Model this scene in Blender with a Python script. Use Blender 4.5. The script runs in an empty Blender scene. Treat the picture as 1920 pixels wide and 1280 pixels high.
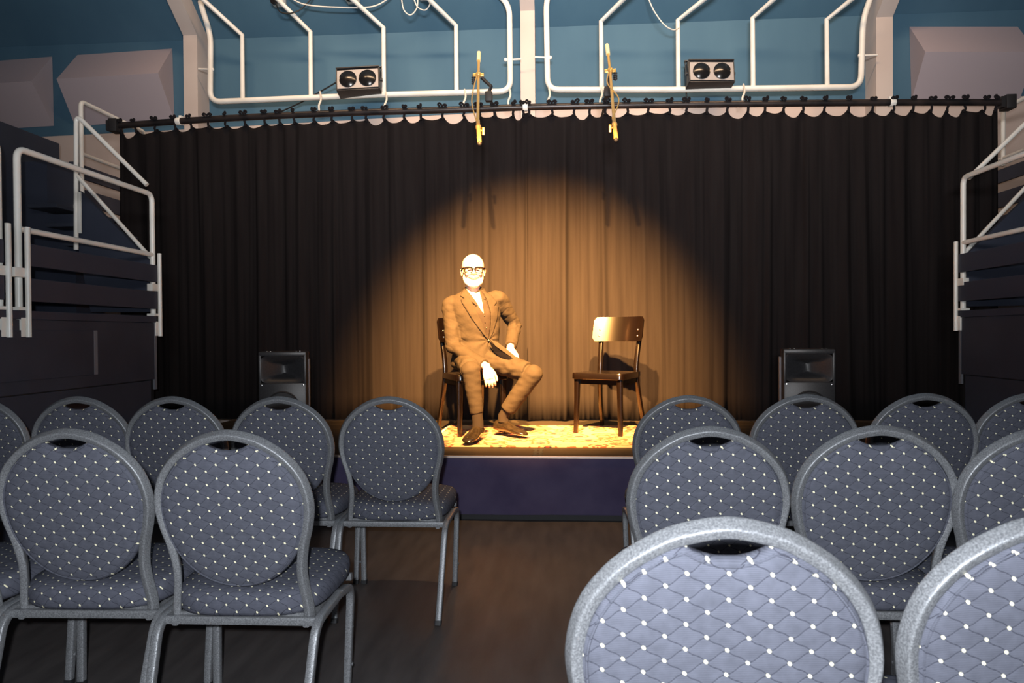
import bpy, bmesh, math, random
from mathutils import Vector, Matrix, noise
from mathutils.bvhtree import BVHTree
R = math.radians
random.seed(7)
SC = bpy.context.scene
COL = SC.collection
# ------------------------------------------------------------------ camera
F = 1280.0
CAM = Vector((0, 0, 1.178))
PSI, PIT, ROL = R(3.8), R(0.67), 0.0067
_f = Vector((-math.sin(PSI)*math.cos(PIT), math.cos(PSI)*math.cos(PIT), -math.sin(PIT)))
_r = Vector((math.cos(PSI), math.sin(PSI), 0))
_u = _r.cross(_f)
RT = _r*math.cos(ROL) - _u*math.sin(ROL)
UP = _u*math.cos(ROL) + _r*math.sin(ROL)
cd = bpy.data.cameras.new('camera'); cam = bpy.data.objects.new('camera', cd); COL.objects.link(cam)
m = Matrix.Identity(4)
for i in range(3):
    m[i][0] = RT[i]; m[i][1] = UP[i]; m[i][2] = -_f[i]; m[i][3] = CAM[i]
cam.matrix_world = m
cd.sensor_width = 36; cd.lens = 36*F/1920; cd.clip_start = 0.02; cd.clip_end = 60
cd.dof.use_dof = True; cd.dof.focus_distance = 4.2; cd.dof.aperture_fstop = 3.4*(36/13.2)*0.9
cd.dof.aperture_fstop = 9.0
SC.camera = cam
# ------------------------------------------------------------------ view + world
vs = SC.view_settings
vs.view_transform = 'Standard'; vs.look = 'None'; vs.gamma = 1; vs.use_curve_mapping = False; vs.exposure = 0.0
w = bpy.data.worlds.new('world'); SC.world = w; w.use_nodes = True
w.node_tree.nodes['Background'].inputs[0].default_value = (0.55, 0.62, 0.8, 1)
w.node_tree.nodes['Background'].inputs[1].default_value = 0.03
# ------------------------------------------------------------------ lights
def lamp(name, kind, loc, target, energy, color, **kw):
    d = bpy.data.lights.new(name, kind); d.energy = energy; d.color = color
    for k, v in kw.items(): setattr(d, k, v)
    o = bpy.data.objects.new(name, d); COL.objects.link(o); o.location = loc
    o.rotation_euler = (Vector(target)-Vector(loc)).to_track_quat('-Z', 'Y').to_euler()
    return o
lamp('camera_flash', 'POINT', (-0.03, -0.06, 1.178+0.08), (0, 5, 1.3), 280, (0.88, 0.94, 1.0), shadow_soft_size=0.02)
lamp('house_light', 'AREA', (0.2, -1.2, 2.2), (0, 7.0, 5.5), 150, (1.0, 0.95, 0.93), shape='RECTANGLE', size=1.2, size_y=0.4, spread=R(82))
lamp('overhead_warm_light', 'AREA', (-0.2, 4.6, 5.8), (-0.2, 7.2, 3.4), 88, (1.0, 0.66, 0.40), shape='RECTANGLE', size=6.0, size_y=0.2, spread=R(100))
lamp('aisle_downlight', 'SPOT', (-0.1, 3.95, 4.9), (-0.05, 3.95, 0), 560, (1.0, 0.58, 0.27), spot_size=R(34), spot_blend=1.0, shadow_soft_size=0.05)
lamp('stage_spot', 'SPOT', (-0.62, 1.5, 4.45), (-0.15, 5.6, 1.12), 24000, (1.0, 0.47, 0.125), spot_size=R(34.5), spot_blend=1.0, shadow_soft_size=0.05)
lamp('stage_spot', 'SPOT', (0.42, 1.5, 4.45), (-0.20, 5.6, 1.12), 24000, (1.0, 0.47, 0.125), spot_size=R(34.5), spot_blend=1.0, shadow_soft_size=0.05)

# ------------------------------------------------------------------ placing
def ray(u, v): return _f*1.0 + RT*((u-960)/F) - UP*((v-640)/F)
def at(u, v, Y):
    d = ray(u, v); return CAM + d*(Y/d.y)
def atz(u, v, z):
    d = ray(u, v); return CAM + d*((z-CAM.z)/d.z)
def atx(u, v, X):
    d = ray(u, v); return CAM + d*(X/d.x)
STZ = 0.407
# ------------------------------------------------------------------ materials
def mat(name, col, rough=0.6, metal=0.0, **kw):
    m = bpy.data.materials.new(name); m.use_nodes = True
    b = m.node_tree.nodes['Principled BSDF']
    b.inputs['Base Color'].default_value = (*col, 1); b.inputs['Roughness'].default_value = rough
    b.inputs['Metallic'].default_value = metal
    for k, v in kw.items(): b.inputs[k.replace('_', ' ')].default_value = v
    return m
def nodes(m): return m.node_tree.nodes, m.node_tree.links, m.node_tree.nodes['Principled BSDF']
def speck(m, c1, c2, scale=8, detail=4, bump=0.0, bscale=None, lo=0.35, hi=0.65, stretch=(1,1,1), bdist=0.002):
    """two-tone noise in the base colour plus fine bump"""
    N, L, b = nodes(m)
    tc = N.new('ShaderNodeTexCoord'); mp = N.new('ShaderNodeMapping'); mp.inputs['Scale'].default_value = stretch
    nz = N.new('ShaderNodeTexNoise'); nz.inputs['Scale'].default_value = scale; nz.inputs['Detail'].default_value = detail
    cr = N.new('ShaderNodeValToRGB'); cr.color_ramp.elements[0].position = lo; cr.color_ramp.elements[1].position = hi
    cr.color_ramp.elements[0].color = (*c1, 1); cr.color_ramp.elements[1].color = (*c2, 1)
    L.new(tc.outputs['Object'], mp.inputs[0]); L.new(mp.outputs[0], nz.inputs['Vector']); L.new(nz.outputs['Fac'], cr.inputs[0]); L.new(cr.outputs[0], b.inputs['Base Color'])
    if bump:
        n2 = N.new('ShaderNodeTexNoise'); n2.inputs['Scale'].default_value = bscale or scale*4; n2.inputs['Detail'].default_value = 3
        L.new(mp.outputs[0], n2.inputs['Vector'])
        bp = N.new('ShaderNodeBump'); bp.inputs['Strength'].default_value = bump; bp.inputs['Distance'].default_value = bdist
        L.new(n2.outputs['Fac'], bp.inputs['Height']); L.new(bp.outputs[0], b.inputs['Normal'])
    return m
def fabric(name, axis):
    m = mat(name, (0.1, 0.1, 0.15), 0.85); N, L, b = nodes(m)
    b.inputs['Sheen Weight'].default_value = 0.0; b.inputs['Sheen Roughness'].default_value = 0.4
    tc = N.new('ShaderNodeTexCoord'); sx = N.new('ShaderNodeSeparateXYZ'); L.new(tc.outputs['Object'], sx.inputs[0])
    def M(op, a, bb=None, c=None):
        n = N.new('ShaderNodeMath'); n.operation = op
        for i, q in enumerate((a, bb, c)):
            if q is None: continue
            if isinstance(q, (int, float)): n.inputs[i].default_value = q
            else: L.new(q, n.inputs[i])
        return n.outputs[0]
    X = sx.outputs['X']; Z = sx.outputs['Z'] if axis == 'Z' else sx.outputs['Y']
    if axis == 'Y': Z = M('ADD', Z, sx.outputs['Z'])
    PW, PH = 0.058, 0.0375
    wob = M('MULTIPLY', M('SINE', M('MULTIPLY', X, 2*math.pi*2/PW)), 0.045)
    un = M('MULTIPLY', X, 1/PW); vn = M('ADD', M('MULTIPLY', Z, 1/PH), wob)
    a = M('ADD', un, vn); c = M('SUBTRACT', un, vn)
    fa = M('SUBTRACT', M('FRACT', a), 0.5); fc = M('SUBTRACT', M('FRACT', c), 0.5)   # seams where |f|=0.. at centre
    aa = M('ABSOLUTE', fa); ac = M('ABSOLUTE', fc)
    seam = M('MINIMUM', aa, ac)
    line = M('LESS_THAN', seam, 0.020)
    dx = M('MULTIPLY', M('ADD', fa, fc), PW/2); dz = M('MULTIPLY', M('SUBTRACT', fa, fc), PH/2)
    r2 = M('ADD', M('MULTIPLY', dx, dx), M('MULTIPLY', dz, dz))
    dot = M('LESS_THAN', r2, 0.0029**2)
    rib = M('SINE', M('MULTIPLY', Z, 2*math.pi/0.0028))
    nz = N.new('ShaderNodeTexNoise'); nz.inputs['Scale'].default_value = 60; L.new(tc.outputs['Object'], nz.inputs['Vector'])
    shade = M('ADD', M('MULTIPLY', rib, 0.16), M('MULTIPLY_ADD', nz.outputs['Fac'], 0.5, 0.72))
    mx = N.new('ShaderNodeMix'); mx.data_type = 'RGBA'; mx.blend_type = 'MULTIPLY'; mx.inputs[0].default_value = 1
    mx.inputs[6].default_value = (0.082, 0.085, 0.108, 1)
    L.new(shade, mx.inputs[7])
    m2 = N.new('ShaderNodeMix'); m2.data_type = 'RGBA'; L.new(line, m2.inputs[0]); L.new(mx.outputs[2], m2.inputs[6]); m2.inputs[7].default_value = (0.03, 0.031, 0.043, 1)
    m3 = N.new('ShaderNodeMix'); m3.data_type = 'RGBA'; L.new(dot, m3.inputs[0]); L.new(m2.outputs[2], m3.inputs[6]); m3.inputs[7].default_value = (0.86, 0.80, 0.56, 1)
    L.new(m3.outputs[2], b.inputs['Base Color'])
    puff = M('POWER', M('MULTIPLY', M('MULTIPLY', aa, ac), 4), 0.4)
    h = M('ADD', puff, M('MULTIPLY', rib, 0.04)); h = M('ADD', h, M('MULTIPLY', dot, 0.3))
    bp = N.new('ShaderNodeBump'); bp.inputs['Strength'].default_value = 0.28; bp.inputs['Distance'].default_value = 0.003
    L.new(h, bp.inputs['Height']); L.new(bp.outputs[0], b.inputs['Normal'])
    return m
M_FB = fabric('quilted_fabric_back', 'Z'); M_FS = fabric('quilted_fabric_seat', 'Y')
M_FR = speck(mat('hammered_frame', (0.3,0.3,0.32), 0.42, 0.35), (0.13,0.133,0.142), (0.27,0.275,0.288), 340, 2, 0.35, 330, 0.35, 0.68)
M_CUR = speck(mat('black_curtain_cloth', (0.03,0.03,0.03), 0.95), (0.0105,0.0088,0.0095), (0.0150,0.0130,0.0135), 3, 5, 0.25, 500, 0.3, 0.7, (6,1,0.35))
M_TIE = mat('black_tape', (0.012,0.011,0.013), 0.9)
M_ROD = speck(mat('black_pipe', (0.02,0.018,0.018), 0.38, 0.3), (0.012,0.011,0.012), (0.04,0.03,0.028), 6)
M_BLUE = speck(mat('blue_wall_paint', (0.1,0.25,0.4), 0.8), (0.048,0.122,0.192), (0.062,0.146,0.218), 1.6, 6, 0.12, 40, 0.3, 0.7, (1.5,1,0.5))
M_BEI = speck(mat('beige_wall_paint', (0.7,0.55,0.48), 0.8), (0.56,0.455,0.405), (0.62,0.515,0.46), 2.0, 4, 0.08, 60)
M_BEAM = speck(mat('beam_paint', (0.72,0.62,0.56), 0.75), (0.54,0.46,0.42), (0.60,0.52,0.475), 2.0, 4, 0.1, 60)
M_BOXP = mat('box_paint', (0.47,0.40,0.43), 0.8)
M_WHT = speck(mat('white_pipe_paint', (0.85,0.82,0.76), 0.32), (0.78,0.75,0.68), (0.88,0.86,0.80), 5, 4, 0.06, 90)
M_NAVY = speck(mat('navy_panel_paint', (0.03,0.032,0.045), 0.7), (0.024,0.029,0.046), (0.034,0.040,0.060), 2.5, 5, 0.08, 60)
M_NAVY2 = speck(mat('navy_board_paint', (0.03,0.03,0.04), 0.6), (0.026,0.032,0.053), (0.033,0.040,0.063), 2.5, 5, 0.08, 60)
M_BLK = mat('black_paint', (0.012,0.012,0.014), 0.6)
M_EDGE = mat('pale_grey_edge', (0.16,0.16,0.18), 0.7)  # lighter grey for narrow edge strips and the speaker handle
M_FLOOR = speck(mat('black_floor', (0.04,0.035,0.033), 0.5), (0.046,0.040,0.040), (0.078,0.068,0.066), 5, 8, 0.2, 30, 0.3, 0.75, (3,0.6,1))
M_STG = speck(mat('stage_boards', (0.07,0.05,0.035), 0.55), (0.018,0.015,0.012), (0.030,0.024,0.019), 3, 6, 0.15, 50, 0.3, 0.7, (0.5,3,1))
M_FAS = speck(mat('navy_fascia_cloth', (0.05,0.04,0.09), 0.9), (0.052,0.043,0.092), (0.075,0.062,0.118), 4, 5, 0.2, 300)
M_LIP = mat('metal_edge_strip', (0.75,0.62,0.55), 0.35, 0.6)
M_LAC = mat('black_lacquered_wood', (0.0022,0.0011,0.0008), 0.25, 0, Coat_Weight=0.35, Coat_Roughness=0.12)
M_WARMLIT = mat('warm_lit_gold', (0.80,0.50,0.15), 0.3, 0.5)  # warm light on the booms, put into the metal's base colour
M_PLA = speck(mat('black_plastic', (0.02,0.02,0.022), 0.42), (0.020,0.020,0.022), (0.030,0.030,0.033), 90, 2, 0.15, 300)
M_PLB = mat('glossy_black_lens', (0.008,0.008,0.009), 0.2)
M_SPKS = mat('speaker_cabinet_brown', (0.05,0.022,0.018), 0.5)
M_SILV = mat('silver_plate', (0.26,0.26,0.28), 0.45, 0.3)
M_CHR = mat('chrome', (0.8,0.8,0.8), 0.18, 1.0)
M_CABW = mat('white_cable', (0.72,0.68,0.62), 0.5)
M_CABB = mat('black_cable', (0.015,0.015,0.015), 0.5)
M_SUIT = speck(mat('dark_suit_wool', (0.045,0.04,0.034), 0.85), (0.0165,0.0130,0.0100), (0.0225,0.0178,0.0140), 12, 4, 0.35, 60, 0.3, 0.7, bdist=0.004)
M_TRO = speck(mat('dark_trouser_wool', (0.045,0.04,0.034), 0.85), (0.018,0.0142,0.0110), (0.0235,0.0186,0.0146), 12, 4, 0.3, 50, 0.3, 0.7, bdist=0.004)
M_LIN = mat('dark_lining', (0.0018,0.0016,0.0028), 0.8)
M_SHI = mat('dark_shirt', (0.015,0.0105,0.0085), 0.75)
M_SKIN = mat('skin', (0.62,0.38,0.28), 0.5, 0, Subsurface_Weight=0.05)
M_BEARD = speck(mat('white_beard', (0.75,0.72,0.68), 0.9), (0.62,0.58,0.52), (0.82,0.80,0.76), 120, 3, 0.5, 260)
M_SOCK = mat('dark_sock', (0.015,0.012,0.011), 0.95)
M_SHOE = speck(mat('brown_black_leather', (0.05,0.03,0.02), 0.16), (0.008,0.006,0.0045), (0.016,0.012,0.008), 30, 4, 0.15, 90)
M_SOLE = mat('shoe_sole', (0.05,0.022,0.014), 0.45)
M_GLF = mat('black_spectacle_frame', (0.0015,0.001,0.001), 0.5, 0, Specular_IOR_Level=0.1)
M_LIPS = mat('lips', (0.5,0.22,0.17), 0.5)
M_EYE = mat('eye', (0.05,0.04,0.035), 0.2)
M_GLS = mat('clear_lens', (1,1,1), 0.02, 0, Transmission_Weight=1.0, IOR=1.05)
M_BTN = mat('dark_button', (0.02,0.015,0.012), 0.3)
# rug: banded borders, motifs
M_RUG = mat('patterned_rug', (0.5,0.3,0.2), 0.95)
def rug_nodes():
    N, L, b = nodes(M_RUG); tc = N.new('ShaderNodeTexCoord')
    v = N.new('ShaderNodeTexVoronoi'); v.inputs['Scale'].default_value = 8; L.new(tc.outputs['Object'], v.inputs['Vector'])
    cr = N.new('ShaderNodeValToRGB'); e = cr.color_ramp.elements
    e[0].position = 0.0; e[0].color = (0.20,0.02,0.012,1); e[1].position = 1.0; e[1].color = (0.30,0.22,0.13,1)
    for p, c in ((0.16,(0.02,0.016,0.03,1)), (0.24,(0.28,0.19,0.11,1)), (0.42,(0.26,0.055,0.025,1)), (0.56,(0.32,0.24,0.14,1))):
        q = e.new(p); q.color = c
    cr.color_ramp.interpolation = 'CONSTANT'
    n = N.new('ShaderNodeTexNoise'); n.inputs['Scale'].default_value = 35; L.new(tc.outputs['Object'], n.inputs['Vector'])
    ad = N.new('ShaderNodeMath'); ad.operation = 'MULTIPLY_ADD'; L.new(n.outputs['Fac'], ad.inputs[0]); ad.inputs[1].default_value = 0.3; L.new(v.outputs['Distance'], ad.inputs[2])
    sb = N.new('ShaderNodeMath'); sb.operation = 'SUBTRACT'; L.new(ad.outputs[0], sb.inputs[0]); sb.inputs[1].default_value = 0.15
    L.new(sb.outputs[0], cr.inputs[0]); L.new(cr.outputs[0], b.inputs['Base Color'])
    bp = N.new('ShaderNodeBump'); bp.inputs['Strength'].default_value = 0.4; bp.inputs['Distance'].default_value = 0.003
    n3 = N.new('ShaderNodeTexNoise'); n3.inputs['Scale'].default_value = 400; L.new(tc.outputs['Object'], n3.inputs['Vector'])
    L.new(n3.outputs['Fac'], bp.inputs['Height']); L.new(bp.outputs[0], b.inputs['Normal'])
rug_nodes()

for _m, _s in ((M_CUR, 0.06), (M_SUIT, 0.12), (M_TRO, 0.12), (M_SHI, 0.15), (M_LIN, 0.03), (M_SHOE, 0.6), (M_SOCK, 0.1), (M_FB, 0.2), (M_FS, 0.05), (M_FAS, 0.1), (M_TIE, 0.1), (M_STG, 0.2), (M_FLOOR, 0.35)):
    _m.node_tree.nodes['Principled BSDF'].inputs['Specular IOR Level'].default_value = _s
# ------------------------------------------------------------------ mesh helpers
class MB:
    def __init__(s): s.v = []; s.f = []
    def add(s, vs_, fs):
        o = len(s.v); s.v += [tuple(p) for p in vs_]; s.f += [tuple(i+o for i in f) for f in fs]
    def box(s, x0, x1, y0, y1, z0, z1, M=None, bev=0.0):
        bm = bmesh.new(); bmesh.ops.create_cube(bm, size=1)
        for v in bm.verts: v.co = Vector(((x0+x1)/2+v.co.x*(x1-x0), (y0+y1)/2+v.co.y*(y1-y0), (z0+z1)/2+v.co.z*(z1-z0)))
        if bev: bmesh.ops.bevel(bm, geom=bm.edges[:], offset=bev, segments=2, affect='EDGES', profile=0.5)
        if M is not None:
            for v in bm.verts: v.co = M @ v.co
        bm.verts.index_update(); s.add([v.co for v in bm.verts], [[v.index for v in f.verts] for f in bm.faces]); bm.free()
    def sweep(s, pts, rad, n=10, sec=None, closed=False, up=None, caps=True):
        """rad: number or list; sec: (w,h) rounded rectangular section"""
        P = [Vector(p) for p in pts]; K = len(P)
        rr = rad if isinstance(rad, (list, tuple)) else [rad]*K
        T = []
        for i in range(K):
            a = P[(i-1) % K] if (closed or i) else P[i]; b = P[(i+1) % K] if (closed or i < K-1) else P[i]
            T.append((b-a).normalized())
        nrm = Vector(up) if up else (Vector((0,0,1)) if abs(T[0].z) < 0.9 else Vector((0,1,0)))
        rings = []
        for i in range(K):
            t = T[i]; nrm = (nrm - t*nrm.dot(t)).normalized(); bn = t.cross(nrm)
            rg = []
            for k in range(n):
                a = 2*math.pi*(k+0.5)/n; c, d = math.cos(a), math.sin(a)
                if sec:
                    q = 0.36
                    x = abs(c)**q*(1 if c > 0 else -1)*sec[0]/2*rr[i]; y = abs(d)**q*(1 if d > 0 else -1)*sec[1]/2*rr[i]
                else: x, y = c*rr[i], d*rr[i]
                rg.append(P[i]+nrm*x+bn*y)
            rings.append(rg)
        vs_ = [p for r_ in rings for p in r_]; fs = []
        for i in range(K if closed else K-1):
            for k in range(n):
                j = (i+1) % K; fs.append((i*n+k, i*n+(k+1) % n, j*n+(k+1) % n, j*n+k))
        if caps and not closed:
            fs.append(tuple(range(n))[::-1]); fs.append(tuple((K-1)*n+k for k in range(n)))
        s.add(vs_, fs)
    def loft(s, rings, caps=True):
        n = len(rings[0]); K = len(rings); fs = []
        for i in range(K-1):
            for k in range(n): fs.append((i*n+k, i*n+(k+1) % n, (i+1)*n+(k+1) % n, (i+1)*n+k))
        if caps: fs.append(tuple(range(n))[::-1]); fs.append(tuple((K-1)*n+k for k in range(n)))
        s.add([p for r_ in rings for p in r_], fs)
    def ell(s, c, r, M=None, seg=20, rin=12):
        c = Vector(c); vs_ = []; fs = []
        for i in range(rin+1):
            th = math.pi*i/rin
            for k in range(seg):
                a = 2*math.pi*k/seg
                p = Vector((r[0]*math.sin(th)*math.cos(a), r[1]*math.sin(th)*math.sin(a), r[2]*math.cos(th)))
                vs_.append(p)
        for i in range(rin):
            for k in range(seg): fs.append((i*seg+k, (i+1)*seg+k, (i+1)*seg+(k+1) % seg, i*seg+(k+1) % seg))
        vs_ = [c+p for p in vs_]
        if M is not None: vs_ = [M @ p for p in vs_]
        s.add(vs_, fs)
    def lathe(s, prof, M=None, n=28):
        """profile (r, h) around local Z"""
        rings = [[Vector((r*math.cos(2*math.pi*k/n), r*math.sin(2*math.pi*k/n), h)) for k in range(n)] for r, h in prof]
        if M is not None: rings = [[M @ p for p in r_] for r_ in rings]
        s.loft(rings)
    def prism(s, poly, d):
        """closed polygon of Vectors extruded by vector d"""
        n = len(poly); d = Vector(d); P = [Vector(p) for p in poly]
        s.add(P+[p+d for p in P], [tuple(range(n))[::-1], tuple(range(n, 2*n))]+[(i, (i+1) % n, n+(i+1) % n, n+i) for i in range(n)])
    def build(s, name, m, parent=None, smooth=True, ang=40):
        me = bpy.data.meshes.new(name); me.from_pydata(s.v, [], s.f); me.validate()
        bm = bmesh.new(); bm.from_mesh(me); bmesh.ops.remove_doubles(bm, verts=bm.verts, dist=1e-6)
        bmesh.ops.recalc_face_normals(bm, faces=bm.faces); bm.to_mesh(me); bm.free()
        if smooth:
            for p in me.polygons: p.use_smooth = True
            me.set_sharp_from_angle(angle=R(ang))
        me.materials.append(m)
        o = bpy.data.objects.new(name, me); COL.objects.link(o)
        if parent: o.parent = parent
        return o
def tag(o, label=None, cat=None, group=None, kind=None):
    if label: o['label'] = label
    if cat: o['category'] = cat
    if group: o['group'] = group
    if kind: o['kind'] = kind
    return o
def empty(name, loc=(0,0,0), rz=0):
    o = bpy.data.objects.new(name, None); COL.objects.link(o); o.location = loc; o.rotation_euler = (0, 0, rz); o.empty_display_size = 0.1
    return o
def struct(o, label=None, cat=None): return tag(o, label, cat, kind='structure')
def copy_tree(o, parent=None):
    c = o.copy(); COL.objects.link(c); c.parent = parent
    for ch in [q for q in bpy.data.objects if q.parent == o]: copy_tree(ch, c)
    return c
def catmull(P, n=8, closed=False):
    P = [Vector(p) for p in P]; out = []; K = len(P)
    for i in range(K if closed else K-1):
        g = lambda j: P[j % K] if closed else P[max(0, min(K-1, j))]
        p0, p1, p2, p3 = g(i-1), g(i), g(i+1), g(i+2)
        for k in range(n):
            t = k/n
            out.append(0.5*((2*p1)+(-p0+p2)*t+(2*p0-5*p1+4*p2-p3)*t*t+(-p0+3*p1-3*p2+p3)*t**3))
    if not closed: out.append(P[-1])
    return out
def fillet(P, r=0.05, n=6):
    P = [Vector(p) for p in P]; out = [P[0]]
    for i in range(1, len(P)-1):
        a = (P[i-1]-P[i]); b = (P[i+1]-P[i]); q = min(r, a.length*0.45, b.length*0.45)
        A = P[i]+a.normalized()*q; B = P[i]+b.normalized()*q
        for k in range(n+1):
            t = k/n; out.append(A*(1-t)**2+P[i]*2*t*(1-t)+B*t*t)
    out.append(P[-1]); return out
def remesh(o, vox, smooth_it=6, noise_amp=0.0, noise_scale=10):
    md = o.modifiers.new('r', 'REMESH'); md.mode = 'VOXEL'; md.voxel_size = vox; md.use_smooth_shade = True
    sm = o.modifiers.new('s', 'SMOOTH'); sm.iterations = smooth_it; sm.factor = 0.5
    dg = bpy.context.evaluated_depsgraph_get(); dg.update()
    me = bpy.data.meshes.new_from_object(o.evaluated_get(dg)); mt = o.data.materials[0]
    o.modifiers.clear(); o.data = me
    if not me.materials: me.materials.append(mt)
    for p in me.polygons: p.use_smooth = True
    if noise_amp:
        nn = [v.normal.copy() for v in me.vertices]
        for v, n_ in zip(me.vertices, nn):
            q = v.co*noise_scale
            d = noise.noise(q)*0.6+ (1-abs(noise.noise(q*1.9+Vector((3,1,7)))) *2)*0.4
            v.co += n_*d*noise_amp
    return o

# ================================================================== SETTING
b = MB(); b.box(-6.5, 6.5, -2.5, 7.6, -0.1, 0); struct(b.build('floor', M_FLOOR, smooth=False))
WY = 7.4
# back wall: beige below a slightly sloping paint line, blue above
def zline(x): return 3.43+0.16*min(1, max(0, (x+6.0)/5.7))
xs = [-6.5, -4.5, -2.5, -0.5, 6.5]
b = MB(); b.prism([(x, WY, 0) for x in (-6.5, 6.5)]+[(x, WY, zline(x)) for x in reversed(xs)], (0, 0.15, 0)); struct(b.build('wall_back', M_BEI, smooth=False))
KZ = 4.47
b = MB(); b.prism([(x, WY-0.004, zline(x)) for x in xs]+[(6.5, WY-0.004, KZ), (-6.5, WY-0.004, KZ)], (0, 0.15, 0))
struct(b.build('wall_upper_back', M_BLUE, smooth=False))
b = MB(); b.prism([(-6.5, WY, KZ), (-6.5, 5.0, 6.3), (-6.5, 5.0, 6.45), (-6.5, WY+0.15, KZ+0.05)], (13, 0, 0)); struct(b.build('ceiling', M_BLUE, smooth=False))
# beams
def beam(u0, u1, vk, name='trim_1', depth=0.25, lean=None):
    YF = WY-depth
    a = at(u0, 120, YF); c = at(u1, 120, YF); zk = at((u0+u1)/2, vk, YF).z
    x0, x1 = a.x, c.x; b = MB()
    s = (6.3-KZ)/(5.0-WY)
    prof = [(YF, 0.0), (YF, zk), (5.0, zk+(5.0-YF)*s), (5.3, zk+(5.0-YF)*s+0.35), (WY+0.0, zk+0.25), (WY+0.0, 0.0)]
    b.prism([(x0, y, z) for y, z in prof], (x1-x0, 0, 0))
    return struct(b.build(name, M_BEAM, smooth=False))
beam(344, 370, 66, 'trim_1'); beam(976, 1003, 20, 'trim_2', depth=0.2); beam(1643, 1674, 32, 'trim_3')
b = MB(); b.box(-6.65, -6.5, -2.5, 7.5, 0, 6); struct(b.build('wall_left', M_BEI, smooth=False))
b = MB(); b.box(6.5, 6.65, -2.5, 7.5, 0, 6); struct(b.build('wall_right', M_BEI, smooth=False))

# slanted boxes on the back wall
def wedge(pts_top, pts_ridge, pts_bot, label):
    """px of (left, right) on wall / ridge / wall"""
    T0, T1 = [at(*p, WY-0.01) for p in pts_top]; B0, B1 = [at(*p, WY-0.01) for p in pts_bot]
    R0, R1 = [at(*p, 7.07) for p in pts_ridge]
    b = MB(); b.add([T0, T1, R1, R0, B0, B1], [(0,1,2,3), (3,2,5,4), (0,3,4), (1,5,2), (0,4,5,1)])
    o = b.build('slanted_wall_box', M_BOXP, smooth=False)
    tag(o, label, 'wall box', 'slanted boxes on the blue wall')
wedge([(145,103),(323,91)], [(106,148),(296,137)], [(141,236),(327,225)], 'beige wedge-shaped box on blue wall, between the left beam and the far left box')
wedge([(-130,124),(98,106)], [(-172,166),(59,152)], [(-135,250),(101,236)], 'beige wedge-shaped box at far left edge of the blue wall, cut by the frame')
wedge([(1705,50),(1908,50)], [(1735,97),(1945,97)], [(1709,188),(1912,186)], 'beige wedge-shaped box on blue wall right of the right beam')

# ================================================================== STAGE
b = MB(); b.box(-2.97, 2.97, 4.27, 6.35, STZ-0.03, STZ, bev=0.004)
st = empty('stage', (0, 4.3, 0)); 
def P_(bm, name, m, par, **k):
    o = bm.build(name, m, None, **k); o.parent = par; o.matrix_parent_inverse = Matrix.Translation(par.location).inverted() if par.rotation_euler.z == 0 else (Matrix.Translation(par.location) @ Matrix.Rotation(par.rotation_euler.z, 4, 'Z')).inverted(); return o
P_(b, 'stage_deck', M_STG, st, smooth=False)
b = MB()
nx = 120; vs_ = []; fs = []
for i in range(nx+1):
    x = -2.97+5.94*i/nx
    for k, z in enumerate((0.045, 0.12, 0.22, 0.32, STZ-0.012)):
        vs_.append((x, 4.262+0.004*math.sin(x*7+k)*(1-k/5)+0.003*noise.noise(Vector((x*3, k, 0))), z+(0.006*math.sin(x*2.3) if k == 0 else 0)))
for i in range(nx):
    for k in range(4): fs.append((i*5+k, i*5+5+k, i*5+6+k, i*5+k+1))
b.add(vs_, fs); b.box(-2.97, 2.97, 4.275, 4.29, 0.04, STZ-0.031)
P_(b, 'fascia_cloth', M_FAS, st)
b = MB(); b.box(-2.97, 2.97, 4.30, 6.35, 0, STZ-0.032); P_(b, 'base', M_BLK, st, smooth=False)
b = MB(); b.box(-2.97, 2.97, 4.257, 4.275, STZ-0.010, STZ+0.003, bev=0.001); P_(b, 'edge_strip', M_LIP, st, smooth=False)
tag(st, 'low black stage with a navy cloth front, between the two side platforms', 'stage')
# tape marks
b = MB()
p = atz(1000, 855, STZ); q = atz(1000, 841, STZ)
for dx in (0.0, 0.034): b.box(p.x+dx, p.x+dx+0.018, p.y, q.y, STZ+0.0005, STZ+0.002)
for t in (0.05, 0.4, 0.75): b.box(p.x-0.008, p.x+0.06, p.y+(q.y-p.y)*t, p.y+(q.y-p.y)*(t+0.14), STZ+0.0006, STZ+0.0021)
tag(b.build('tape_mark', mat('dark_tape', (0.012,0.012,0.010), 0.8), smooth=False), 'small patch of dark tape marks on the front strip of the stage', 'tape')
# rug
r0 = atz(800, 838, STZ); r1 = atz(1235, 838, STZ); r2 = atz(1000, 799, STZ)
b = MB(); b.box(r0.x, r1.x, r0.y, r2.y, STZ+0.001, STZ+0.009, bev=0.002)
rug = b.build('rug', M_RUG, smooth=False); tag(rug, 'patterned red and cream oriental rug under the two black chairs', 'rug')
b = MB()
for i in range(150):
    x = r0.x+0.004
    y = r0.y+(r2.y-r0.y)*(i+0.5)/150; b.sweep([(x, y, STZ+0.004), (x-0.03, y+0.004*math.sin(i), STZ+0.003)], 0.0015, 4)
    b.sweep([(r1.x-0.004, y, STZ+0.004), (r1.x+0.026, y+0.004*math.sin(i*2), STZ+0.003)], 0.0015, 4)
fr = b.build('rug_fringe', mat('fringe', (0.6,0.5,0.35), 0.9), rug); tag(fr, kind='stuff')

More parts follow.
